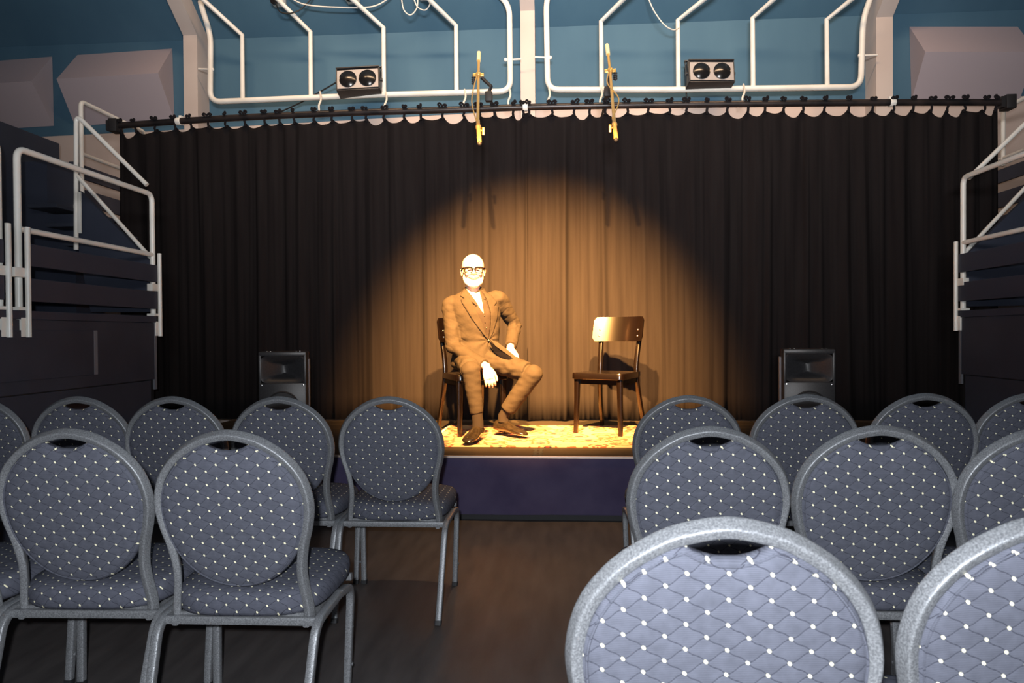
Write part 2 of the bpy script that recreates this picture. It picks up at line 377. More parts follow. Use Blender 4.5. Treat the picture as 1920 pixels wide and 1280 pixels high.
# ================================================================== ROD AND CURTAINS
RY = 6.0
rodp = [at(214, 236, RY), at(420, 222, RY), at(640, 212, RY), at(840, 206, RY), at(985, 201, RY), at(1200, 197, RY), at(1450, 194, RY), at(1700, 192, RY), at(1888, 192, RY)]
rodc = catmull(rodp, 8)
def rodz(x):
    for a, c in zip(rodc, rodc[1:]):
        if a.x <= x <= c.x: t = (x-a.x)/(c.x-a.x); return a.z+(c.z-a.z)*t
    return rodc[0].z if x < rodc[0].x else rodc[-1].z
rod = empty('curtain_rod', rodp[4])
b = MB(); b.sweep(rodc, 0.029, 14); P_(b, 'rod_pipe', M_ROD, rod)
for e in (rodp[0], rodp[-1]):
    b = MB(); b.box(e.x-0.03, e.x+0.05, RY-0.05, RY+0.06, e.z-0.06, e.z+0.055, bev=0.006); b.box(e.x-0.06, e.x-0.03, RY-0.03, RY+0.03, e.z-0.045, e.z+0.045)
    P_(b, 'end_bracket', M_BLK, rod)
for u, v0, v1 in ((335, 213, 231), (985, 191, 208), (1673, 183, 200)):
    p = at(u, (v0+v1)/2, RY); h = (v1-v0)/2*RY/F
    b = MB(); b.lathe([(0.033, -0.022), (0.035, -0.018), (0.035, 0.018), (0.033, 0.022)], Matrix.Translation((p.x, RY, rodz(p.x))) @ Matrix.Rotation(R(90), 4, 'Y'), 16)
    b.box(p.x-0.012, p.x+0.012, RY+0.02, RY+0.06, rodz(p.x)-0.02, rodz(p.x)+0.06)
    o = P_(b, 'clamp', M_WHT, rod); o['label'] = 'white clamp on the rod'
tag(rod, 'long black pipe holding the stage curtains, below the white pipe railings', 'curtain rod')

XL, XM, XR = at(221, 240, RY).x, at(987, 205, RY).x, at(1874, 195, RY).x
rnd = random.Random(3)
ph = [0.0]
def build_curtain(x0, x1, label, seed):
    rg = random.Random(seed)
    ties = [x0+0.03]
    while ties[-1] < x1-0.2: ties.append(ties[-1]+rg.uniform(0.13, 0.20))
    ties.append(x1-0.03)
    nxx = int((x1-x0)/0.0085); zb = STZ+0.012
    lev = [0, 0.012, 0.03, 0.06, 0.1, 0.16, 0.25, 0.36, 0.5, 0.65, 0.8, 0.92, 1.0]
    drops = [rg.uniform(0.035, 0.085) for _ in ties]
    vs_ = []; fs = []; nl = len(lev)
    for i in range(nxx+1):
        x = x0+(x1-x0)*i/nxx
        j = max(k for k in range(len(ties)) if ties[k] <= x+1e-6) if x >= ties[0] else 0
        j = min(j, len(ties)-2); t = min(1, max(0, (x-ties[j])/(ties[j+1]-ties[j])))
        sc = math.sin(math.pi*t)
        zt = rodz(x)-0.043-drops[j]*sc**0.8
        for l in lev:
            z = zt+(zb-zt)*l
            q = x*1.0+0.015*math.sin(l*2+x*3)
            f1 = 0.014*math.cos(2*math.pi*(j+t))
            g = Vector((q*5.5, l*0.5, seed))
            f2 = 0.050*noise.noise(g)+0.022*noise.noise(g*2.7)+0.010*noise.noise(Vector((q*38, l*0.8, seed+5)))
            # a pinched pleat here and there
            k = math.sin(q*2*math.pi/0.41+math.sin(q*3)*1.5)
            f3 = -0.03*max(0, k)**8
            vs_.append((x, RY+0.012+f1*(1-l)**3+(f2+f3)*min(1, 0.25+l*3), z))
    for i in range(nxx):
        for l in range(nl-1): fs.append((i*nl+l, (i+1)*nl+l, (i+1)*nl+l+1, i*nl+l+1))
    c = empty('stage_curtain', ((x0+x1)/2, RY, STZ))
    b = MB(); b.add(vs_, fs); o = P_(b, 'curtain_cloth', M_CUR, c, ang=80)
    sd = o.modifiers.new('t', 'SOLIDIFY'); sd.thickness = 0.003
    for x in ties:
        zr = rodz(x); b = MB()
        lp = [(x, RY+0.033*math.cos(a), zr+0.033*math.sin(a)) for a in [2*math.pi*k/12 for k in range(12)]]
        b.sweep(lp, 1, 6, sec=(0.004, 0.018), closed=True, up=(0,0,1))
        b.sweep([(x, RY-0.01, zr-0.028), (x+rg.uniform(-.01,.01), RY-0.008, zr-0.055), (x, RY+0.005, zr-0.080)], 0.011, 6)
        # bow on top of the pipe
        for s in (-1, 1):
            L_ = rg.uniform(0.018, 0.042)*(1 if rg.random() < 0.75 else 0.3)
            hh = rg.uniform(0.003, 0.022)
            b.sweep(catmull([(x, RY-0.03, zr+0.028), (x+s*L_*0.6, RY-0.035, zr+0.030+hh), (x+s*L_, RY-0.03, zr+0.026+hh*0.6), (x+s*L_*0.5, RY-0.036, zr+0.022)], 4), 0.0085, 6)
        b.ell((x, RY-0.033, zr+0.026), (0.012, 0.010, 0.010), seg=8, rin=6)
        P_(b, 'curtain_tie', M_TIE, c)
    tag(c, label, 'curtain', 'black stage curtains')
    return c
build_curtain(XL, XM, 'black pleated stage curtain left of the middle seam, behind the seated man', 1)
build_curtain(XM-0.005, XR, 'black pleated stage curtain right of the middle seam, behind the empty chair', 2)

# ================================================================== WHITE PIPE RAILINGS ABOVE
def railing(frame, bars, diag, stubs, label):
    PY = 7.08
    e = empty('pipe_railing', at(*frame[len(frame)//2], PY))
    A = [at(u, v, PY) for u, v in frame]
    b = MB(); b.sweep(fillet(A, 0.12, 6), 0.029, 12); P_(b, 'outer_pipe', M_WHT, e)
    for (u0, vb, vk, u1, v1) in bars:
        bot = at(u0, vb, PY); kn = at(u0-1, vk, PY); tp = at(u1, v1, PY-0.35)
        b = MB(); b.sweep([bot, kn, tp], 0.024, 12); P_(b, 'upright_bar', M_WHT, e)
    for (ua, ub, v) in stubs:
        a = at(ua, v, PY); c = at(ub, v-1, PY); b = MB(); b.sweep([a, c], 0.009, 8); b.ell(a, (0.02, 0.02, 0.02), seg=10, rin=6)
        P_(b, 'fixing_pin', M_WHT, e)
    tag(e, label, 'railing', 'white pipe railings on the blue wall')
railing([(372, -60), (374, 0), (395, 66), (394, 191), (700, 178), (957, 171), (955, 10), (925, -20), (880, -60)],
        [(455, 186, 66, 362, -18), (583, 181, 60, 502, -20), (720, 179, 52, 640, -20), (856, 174, 48, 785, -20)], None,
        [(398, 372, 130), (948, 977, 112)], 'white pipe railing with slanting bars above the left half of the curtain')
railing([(1045, -60), (1024, 0), (1027, 168), (1250, 168), (1614, 163), (1618, 38), (1634, -10), (1655, -60)],
        [(1128, 166, 40, 1188, -20), (1272, 166, 38, 1344, -20), (1412, 163, 34, 1472, -20), (1551, 163, 37, 1620, -20)], None,
        [(1032, 1003, 108), (1612, 1645, 104)], 'white pipe railing with slanting bars above the right half of the curtain')

# ---- twin stage lights
def twin_light(uc, vc, w, h, tilt, label):
    Y = 6.95; p = at(uc, vc, Y); s = Y/F; W, H = w*s, h*s
    e = empty('twin_lamp_light', p); e.rotation_euler = (R(-10), R(tilt), R(4))
    def PP(bm, nm, m, pa=e, **k): return bm.build(nm, m, pa, **k)
    b = MB()   # open-front housing: sides, top hood, bottom, back
    t = 0.012; D = 0.16
    b.box(-W/2, W/2, -0.02, D, H/2-t, H/2, bev=0.003); b.box(-W/2, W/2, 0.0, D, -H/2, -H/2+t, bev=0.003)
    b.box(-W/2, -W/2+t, -0.01, D, -H/2, H/2, bev=0.003); b.box(W/2-t, W/2, -0.01, D, -H/2, H/2, bev=0.003)
    b.box(-W/2, W/2, D-t, D, -H/2, H/2); hs = PP(b, 'housing', M_PLA)
    b = MB(); b.box(-W/2+t, W/2-t, -0.012, 0.0, -H/2+t+0.004, H/2-t-0.02); PP(b, 'face_plate', M_SILV)
    rr = min(W*0.215, H*0.36)
    for sx in (-1, 1):
        M = Matrix.Translation((sx*W*0.225, -0.014, -0.008)) @ Matrix.Rotation(R(90), 4, 'X')
        b = MB(); b.lathe([(0.001, 0.028), (rr*0.4, 0.024), (rr*0.8, 0.012), (rr*0.94, 0.004), (rr, 0.006), (rr, -0.004)], M); PP(b, 'lamp_lens', M_PLB)
    b = MB()
    for sx in (-1, 1):
        b.sweep([(sx*(W/2+0.012), 0.05, 0.0), (sx*(W/2+0.012), 0.08, H/2+0.035)], 1, 6, sec=(0.022, 0.006), up=(0,1,0))
        b.lathe([(0.018, -0.01), (0.018, 0.014)], Matrix.Translation((sx*(W/2+0.008), 0.05, 0)) @ Matrix.Rotation(R(90), 4, 'Y'), 10)
    b.box(-W/2-0.016, W/2+0.016, 0.07, 0.10, H/2+0.03, H/2+0.04); b.box(-0.02, 0.02, 0.08, 0.46, H/2+0.0, H/2+0.03)
    PP(b, 'mounting_bracket', M_PLA)
    tag(e, label, 'stage light', 'twin stage lights above the curtain')
twin_light(671, 147, 82, 46, -3, 'black twin-lens stage light on the blue wall above the left curtain')
twin_light(1334, 133, 84, 44, 0.5, 'black twin-lens stage light on the blue wall above the right curtain')

# ---- boom arms with microphones, warm light painted in as gold
def boom(tip, cl, low, end, hang, label, arm):
    T = at(*tip, 6.45); Cp = at(*cl, 6.2); Lw = at(*low, 5.35); E = at(*end, 5.1)
    e = empty('microphone_boom', Cp)
    mid = at(tip[0]*0.25+cl[0]*0.75, tip[1]*0.25+cl[1]*0.75, 6.28)
    b = MB(); b.sweep([T, T.lerp(mid, 0.5)], 0.020, 12); P_(b, 'counterweight', mat('cream_grip', (0.85,0.72,0.42), 0.35), e)
    b = MB(); b.sweep([T.lerp(mid, 0.4), Cp, Lw], 0.0125, 12); P_(b, 'boom_arm', M_WARMLIT, e)
    b = MB(); cb = [Cp+Vector((0.0, -0.02, 0.02)), Cp.lerp(Lw, 0.3)+Vector((-0.035, -0.02, 0)), Cp.lerp(Lw, 0.65)+Vector((-0.05*arm, -0.02, 0)), Lw+Vector((-0.012, -0.015, 0))]
    b.sweep(catmull(cb, 6), 0.0055, 8); P_(b, 'cable', M_WARMLIT, e)
    # clamp joint
    b = MB(); b.ell(Cp, (0.03, 0.03, 0.028), seg=14, rin=8); b.box(Cp.x-0.05, Cp.x+0.05, Cp.y-0.012, Cp.y+0.012, Cp.z-0.02, Cp.z+0.01, bev=0.003); P_(b, 'clamp_joint', M_WARMLIT, e)
    b = MB()
    for k in range(4):
        s = 1 if arm < 0 else -1
        b.lathe([(0.020, -0.004), (0.020, 0.004)], Matrix.Translation(Cp+Vector((s*0.045, 0, -0.025-0.018*k))) @ Matrix.Rotation(R(8), 4, 'X'), 12)
    b.sweep([Cp+Vector((-0.045*arm, 0, 0)), Cp+Vector((-0.045*arm, 0, -0.09))], 0.01, 8); P_(b, 'clamp_knob', M_BLK, e)
    # black arm hooking back to the railing pipe
    b = MB(); H = [at(*q) for q in hang]; b.sweep(H, 0.016, 8)
    h2 = H[-1]; b.box(h2.x-0.035, h2.x+0.03, h2.y-0.03, h2.y+0.03, h2.z-0.09, h2.z, bev=0.01)
    b.sweep([h2+Vector((0, 0, -0.02)), h2+Vector((0, 0.85, -0.0))], 0.012, 8); P_(b, 'clip_arm', M_BLK, e)
    # microphone in its clip
    ax = (E-Lw).normalized(); q = ax.to_track_quat('Z', 'Y').to_matrix().to_4x4(); Ln = (E-Lw).length
    b = MB(); b.lathe([(0.010, -0.02), (0.016, 0.0), (0.016, Ln*0.25), (0.022, Ln*0.28), (0.022, Ln*0.36), (0.016, Ln*0.40), (0.0165, Ln*0.72), (0.018, Ln*0.74), (0.018, Ln*0.80), (0.0165, Ln*0.82), (0.017, Ln*0.98), (0.012, Ln)], Matrix.Translation(Lw) @ q, 16)
    mc = P_(b, 'microphone', M_WARMLIT, e)
    b = MB(); b.ell(E+ax*0.01, (0.017, 0.017, 0.017), seg=12, rin=8); o = b.build('mic_grille', M_BLK, mc)
    b = MB(); c0 = Lw.lerp(E, 0.5)+Vector((0.036*arm, 0, 0)); b.box(c0.x-0.01, c0.x+0.01, c0.y-0.01, c0.y+0.01, c0.z-0.03, c0.z+0.03, bev=0.004); b.sweep([c0, Lw.lerp(E, 0.4)], 0.006, 6); P_(b, 'clip_screw', M_WARMLIT, e)
    tag(e, label, 'microphone', 'hanging boom microphones')
boom((898, 99), (897, 140), (896, 226), (899, 268), [(903, 145, 6.2), (910, 152, 6.2), (921, 162, 6.15), (917, 172, 6.15)], 'boom arm and microphone coloured gold for warm light, hanging over the seated man', 1)
boom((1138, 85), (1144, 132), (1151, 222), (1155, 261), [(1146, 135, 6.2), (1142, 150, 6.2), (1140, 163, 6.15)], 'boom arm and microphone coloured gold for warm light, hanging over the empty chair', -1)

# ---- cables
def cable(pts, r, m, label, name='cable', grp=None):
    b = MB(); b.sweep(catmull([at(*p) for p in pts], 8), r, 8); o = b.build(name, m); tag(o, label, 'cable', grp); return o
cable([(515, -12, 6.95), (525, 22, 6.9), (560, 20, 6.9), (592, -12, 6.95)], 0.007, M_CABB, 'black cable looping at the top edge beside the leftmost small camera')
cable([(535, -12, 6.9), (570, 8, 6.9), (640, 14, 6.9), (700, 12, 6.95), (735, -8, 6.95)], 0.007, M_CABW, 'pale cable sagging along the top edge between the two small cameras')
cable([(752, -10, 6.9), (757, 18, 6.9), (770, 28, 6.9), (782, 14, 6.9), (783, -8, 6.9)], 0.006, M_CABW, 'pale cable loop hanging at the top left of the middle column')
cable([(774, -10, 6.9), (782, 12, 6.9), (797, 19, 6.9), (806, 8, 6.9), (806, -6, 6.9)], 0.006, M_CABW, 'small pale cable loop beside the larger hanging loop')
cable([(1213, -10, 6.95), (1226, 20, 6.95), (1245, 46, 6.95), (1262, 56, 6.98), (1273, 52, 7.03)], 0.006, M_CABW, 'thin pale cable drooping to the second bar of the right railing')
cable([(512, 216, 7.3), (560, 194, 7.2), (600, 172, 7.15), (633, 153, 7.05)], 0.008, M_CABB, 'black cable running up to the left twin stage light')
cable([(1293, 125, 7.02), (1286, 150, 7.15), (1287, 185, 7.2), (1280, 200, 7.25)], 0.008, M_CABB, 'black cable hanging from the right twin stage light')
def minicam(u, v, label):
    p = at(u, v, 7.0); e = empty('small_camera', p)
    b = MB(); b.box(p.x-0.06, p.x+0.07, p.y-0.05, p.y+0.06, p.z-0.03, p.z+0.09, bev=0.01); P_(b, 'casing', M_WHT, e)
    b = MB(); b.lathe([(0.02, 0.0), (0.035, 0.02), (0.035, 0.05), (0.02, 0.055)], Matrix.Translation(p+Vector((-0.01, -0.04, -0.02))) @ Matrix.Rotation(R(100), 4, 'X'), 14); P_(b, 'lens', M_PLB, e)
    tag(e, label, 'camera', 'small white cameras at the top edge')
minicam(521, 4, 'small white camera at the top edge, on the second bar of the left railing')
minicam(660, -2, 'small white camera at the top edge, on the third bar of the left railing')
minicam(797, -8, 'small white box at the top edge, on the fourth bar of the left railing')
# short hooks from railing towards the rod
for u, v0, lab in ((600, 184, 'thin hook under left railing by second bar'), (723, 184, 'bent hook under the left railing below its third bar'), (871, 180, 'bent hook under the left railing beside the left microphone'), (955, 176, 'bent hook under the right corner of left railing'), (1029, 176, 'bent hook under the left corner of right railing'), (1127, 175, 'bent hook under the right railing beside the right microphone'), (1394, 170, 'bent hook under the right railing below its third bar')):
    b = MB(); b.sweep(catmull([at(u, v0-12, 7.08), at(u+2, v0+2, 6.95), at(u-2, v0+14, 6.9), at(u-1, v0+26, 6.9)], 5), 0.010, 8)
    tag(b.build('hanging_hook', M_CABW), lab, 'hook', 'hooks under the railings')

# ================================================================== SIDE PLATFORMS (left; mirrored for the right)
def side(S):
    W = 'left' if S < 0 else 'right'
    X = 3.0
    def bx(b, x0, x1, y0, y1, z0, z1, bev=0.0):
        a, c = sorted((S*x0, S*x1)); b.box(a, c, y0, y1, z0, z1, bev=bev)
    def pt(x, y, z): return Vector((S*x, y, z))
    yF = atx(285, 400, -3.03).y; yN = atx(33, 400, -3.03).y; yB = atx(-4, 400, -3.03).y; yE = atx(293, 680, -3.0).y
    if S > 0:
        yl = yF; yF = atx(1806, 400, 3.03).y; yN += yF-yl; yB += yF-yl; yE = atx(1799, 680, 3.0).y
    k5 = yF/5.09
    yS = atx(285, 400, -3.03).y; dY = Vector((0, yF-yS, 0)); kz = (yF/yS)
    zz_ = lambda z: 1.178+(z-1.178)*k5
    # platform
    e = empty('side_platform', (S*3.6, 3.6, 0))
    b = MB(); bx(b, X+0.02, 5.2, 2.0, yE, 0.0, 1.275); P_(b, 'platform_core', M_BLK, e, smooth=False)
    b = MB(); bx(b, X, X+0.02, 2.0, yE-0.005, 0.855, 1.275, 0.002)
    P_(b, 'upper_panel', M_NAVY, e, smooth=False)
    b = MB(); bx(b, X+0.006, X+0.022, 2.0, yE-0.06, 0.0, 0.848, 0.002); P_(b, 'lower_panel', M_NAVY, e, smooth=False)
    b = MB(); bx(b, X-0.01, 5.2, 2.0, yE-0.002, 1.276, 1.325, 0.003); P_(b, 'platform_deck', M_NAVY2, e, smooth=False)
    b = MB(); bx(b, X-0.004, X+0.015, yE-0.022, yE+0.003, 0.78, 1.275); o = P_(b, 'corner_batten', M_EDGE, e, smooth=False)
    if S < 0:
        y0 = atx(174, 660, -X).y
        b = MB(); bx(b, X-0.009, X+0.002, 2.2, y0, 0.93, 1.215, 0.002); P_(b, 'inset_board', M_NAVY, e, smooth=False)
        b = MB(); bx(b, X-0.010, X+0.002, y0, y0+0.035, 0.93, 1.215, 0.002); P_(b, 'board_edge', M_EDGE, e, smooth=False)
    tag(e, 'dark navy panelled platform along the %s wall beside the stage' % W, 'platform', 'side platforms')
    # railing sections
    def rail(ya, yb, lab, capped=True):
        r = empty('platform_railing', (S*X, (ya+yb)/2, 1.33))
        path = [pt(X+0.03, ya, 1.33), pt(X+0.03, ya, zz_(2.27)), pt(X+0.03, yb, zz_(2.27)), pt(X+0.03, yb, 1.33)]
        b = MB(); b.sweep(fillet(path, 0.06, 6), 0.019, 12); P_(b, 'hoop_pipe', M_WHT, r)
        b = MB(); b.sweep([pt(X+0.03, ya, zz_(1.805)), pt(X+0.03, yb, zz_(1.805))], 0.017, 12); P_(b, 'middle_rail', M_WHT, r)
        for y in (ya, yb):
            s_ = -1 if y == ya else 1
            b = MB(); b.sweep([pt(X-0.016, y+0.012, 1.175), pt(X-0.016, y+0.012, zz_(1.815))], 0.015, 10); P_(b, 'socket_post', M_WHT, r)
            for q4 in ((X-0.012, X+0.02, y-0.035, y+0.03, 1.178, 1.285), (X-0.012, X+0.03, y-0.075, y+0.02, 1.512, 1.565), (X-0.012, X+0.05, y-0.05, y+0.03, 1.326, 1.345)):
                b = MB(); bx(b, *q4, 0.002); P_(b, 'fixing_block', M_WHT, r)
        for z0, z1 in ((zz_(1.592), zz_(1.722)), (zz_(1.385), zz_(1.520))):
            b = MB(); bx(b, X-0.008, X+0.010, ya+0.03, yb-0.006, z0, z1, 0.003); P_(b, 'slat_board', M_NAVY2, r, smooth=False)
        tag(r, lab, 'railing', 'white pipe railings on the side platforms')
    rail(yN, yF, 'white pipe railing with two dark boards on the %s platform, nearest the curtain' % W)
    rail(2.2, yB, 'white pipe railing with two dark boards on the %s platform, cut by the frame edge' % W)
    # stair up to the gallery
    s_ = empty('stair', (S*3.6, 5.3, 1.33))
    A = [atx(u, v, -3.0) for u, v in ((285, 352),)]
    poly = [at(u, v, yS+0.07)+dY for u, v in ((148, 357), (281, 489), (281, 585), (170, 585), (148, 470))]
    poly = [Vector((p.x*(-1)*S, p.y, p.z)) for p in poly]
    b = MB(); b.prism(poly, (0, 0.04, 0)); P_(b, 'stringer', M_NAVY2, s_, smooth=False)
    for k in range(6):
        zz = 1.46+0.15*k; xx = 3.12+0.15*k
        b = MB(); bx(b, xx, xx+0.24, yF+0.115, min(5.85, 1.66*xx), zz-0.03, zz, 0.003); P_(b, 'tread', M_NAVY, s_, smooth=False)
    tag(s_, 'dark navy stair rising from the %s platform beside the curtain' % W, 'stair', 'stairs on the side platforms')
    # stair handrail
    h = empty('stair_handrail', (S*3.3, 5.07, 1.5))
    ap, ft, e0, l0, l1 = [at(u, v, yS+0.03)+dY for u, v in ((141, 214), (141, 468), (274, 346), (143, 329), (284, 486))]
    q = lambda p: Vector((p.x*(-1)*S, p.y+0.01, p.z))
    b = MB(); b.sweep(fillet([q(ft), q(ap), q(e0)], 0.07, 8), 0.017, 12); P_(b, 'hoop_pipe', M_WHT, h)
    b = MB(); b.sweep([q(l0), q(l1)], 0.015, 12); P_(b, 'middle_rail', M_WHT, h)
    b = MB(); t0 = at(147, 360, yS+0.03)+dY; t1 = at(148, 437, yS+0.03)+dY; c = q(t0); b.box(c.x-0.012, c.x+0.014, yF+0.03, yF+0.045, t1.z, t0.z, bev=0.001); P_(b, 'bolt_plate', M_WHT, h)
    tag(h, 'white slanting pipe handrail of the %s stair' % W, 'handrail', 'stair handrails')
    # gallery parapet (dark slats, white rail)
    g = empty('gallery', (S*4.6, 5.9, 1.6))
    GX = 4.1
    for z0, z1 in ((2.545, 2.665), (2.315, 2.455), (0.5, 2.235)):
        b = MB(); bx(b, GX, GX+0.025, 5.62, 7.1, z0, z1); P_(b, 'slat_board', M_NAVY2, g, smooth=False)
    b = MB(); bx(b, GX+0.02, GX+0.08, 7.0, 7.08, 1.32, 2.68); bx(b, GX+0.02, GX+0.08, 5.62, 5.7, 0.0, 2.68); P_(b, 'post', M_NAVY, g, smooth=False)
    b = MB(); bx(b, 4.38, 5.4, 2.6, 5.78, 1.326, 2.885, 0.01); P_(b, 'dark_wall_panel', M_NAVY, g, smooth=False)
    b = MB(); bx(b, GX+0.03, 4.38, 5.3, 5.72, 1.326, 2.60); bx(b, 3.86, GX+0.03, 5.25, 5.60, 1.326, 2.16); P_(b, 'landing_box', M_NAVY2, g, smooth=False)
    tag(g, 'dark navy gallery with board parapet above the %s platform' % W, 'gallery', 'side galleries')
    h = empty('gallery_rail', (S*GX, 5.7, 2.1))
    b = MB(); b.sweep(fillet([pt(GX-0.02, 5.64, 2.17), pt(GX-0.02, 5.64, 3.20), pt(GX-0.02, 6.55, 3.20), pt(GX-0.02, 6.55, 2.68)], 0.05, 6), 0.019, 12); P_(b, 'hoop_pipe', M_WHT, h)
    b = MB(); b.sweep([pt(GX-0.02, 5.64, 2.75), pt(GX-0.02, 7.05, 2.75)], 0.017, 12); P_(b, 'middle_rail', M_CABW, h)
    b = MB(); bx(b, GX-0.05, GX+0.04, 5.60, 5.68, 2.20, 2.31, 0.004); P_(b, 'fixing_block', M_WHT, h)
    tag(h, 'white pipe rail on the %s gallery at the end of the curtain rod' % W, 'railing', 'gallery rails')
side(-1); side(1)

# ================================================================== PA SPEAKERS
def speaker(uc, Y, rz, S, label):
    p = at(uc, 700, Y); e = empty('loudspeaker', (p.x, Y, STZ), rz)
    W, D, H = 0.37, 0.34, 0.635
    b = MB()
    ring = lambda z, s: [Vector((x*s, y*s, z)) for x, y in ((-W/2, 0.081), (W/2, 0.081), (W/2-0.01, D*0.55), (W/2-0.09, D), (-W/2+0.09, D), (-W/2+0.01, D*0.55))]
    b.loft([ring(0, 0.98), ring(0.01, 1), ring(H-0.01, 1), ring(H, 0.98)]); b.build('cabinet', M_SPKS, e, ang=30)
    # front baffle with horn: frame + recessed horn surfaces
    b = MB(); y0 = -0.035
    hx, z0, z1 = W/2-0.022, H-0.245, H-0.035
    b.box(-W/2, W/2, y0, 0.08, 0.0, z0, bev=0.012); b.box(-W/2, W/2, y0, 0.08, z1, H+0.004, bev=0.010)
    b.box(-W/2, -hx, y0, 0.08, z0-0.02, z1+0.02, bev=0.008); b.box(hx, W/2, y0, 0.08, z0-0.02, z1+0.02, bev=0.008)
    b.build('front_baffle', M_PLA, e)
    b = MB(); zc = (z0+z1)/2
    def rr(hw, hh, y, n=32):
        out = []
        for k in range(n):
            a = 2*math.pi*k/n; c, s = math.cos(a), math.sin(a)
            out.append(Vector((hw*abs(c)**0.3*(1 if c > 0 else -1), y, zc+hh*abs(s)**0.3*(1 if s > 0 else -1))))
        return out
    hh = (z1-z0)/2
    vsr = [rr(hx+0.004, hh+0.004, -0.030), rr(hx-0.01, hh-0.008, -0.024), rr(hx*0.62, hh*0.55, 0.02), rr(hx*0.22, hh*0.42, 0.06), rr(0.012, hh*0.30, 0.075)]
    b.loft(vsr, caps=False); b.add(vsr[-1], [tuple(range(32))]); b.build('horn', M_PLA, e)
    b = MB(); b.lathe([(0.115, 0.0), (0.125, 0.006), (0.135, 0.0)], Matrix.Translation((0, y0+0.001, 0.19)) @ Matrix.Rotation(R(90), 4, 'X')); 
    b.lathe([(0.001, 0.004), (0.12, 0.004), (0.12, 0.0)], Matrix.Translation((0, y0+0.001, 0.19)) @ Matrix.Rotation(R(90), 4, 'X')); b.build('woofer_grille', M_BLK, e)
    b = MB()
    for x in (-W/2+0.025, W/2-0.025):
        b.lathe([(0.001, 0.004), (0.006, 0.003), (0.007, 0)], Matrix.Translation((x, y0, z0-0.02)) @ Matrix.Rotation(R(90), 4, 'X'), 10)
    for x in (-0.10, 0.10, -0.13, 0.13): b.lathe([(0.008, 0), (0.008, 0.006), (0.001, 0.008)], Matrix.Translation((x, 0.02, H)), 10)
    b.build('screw', M_CHR, e)
    b = MB(); sx = -S*(W/2)
    b.box(sx-0.012, sx+0.004, D*0.25, D*0.42, 0.12, H-0.06, bev=0.004); b.build('side_handle_bar', M_EDGE, e)
    tag(e, label, 'speaker', 'loudspeakers on the stage')
speaker(531, 5.35, R(11), -1, 'black loudspeaker on the stage left of the seated man, behind the chair backs')
speaker(1516, 5.35, R(-9), 1, 'black loudspeaker on the stage right of the empty chair, behind the chair backs')

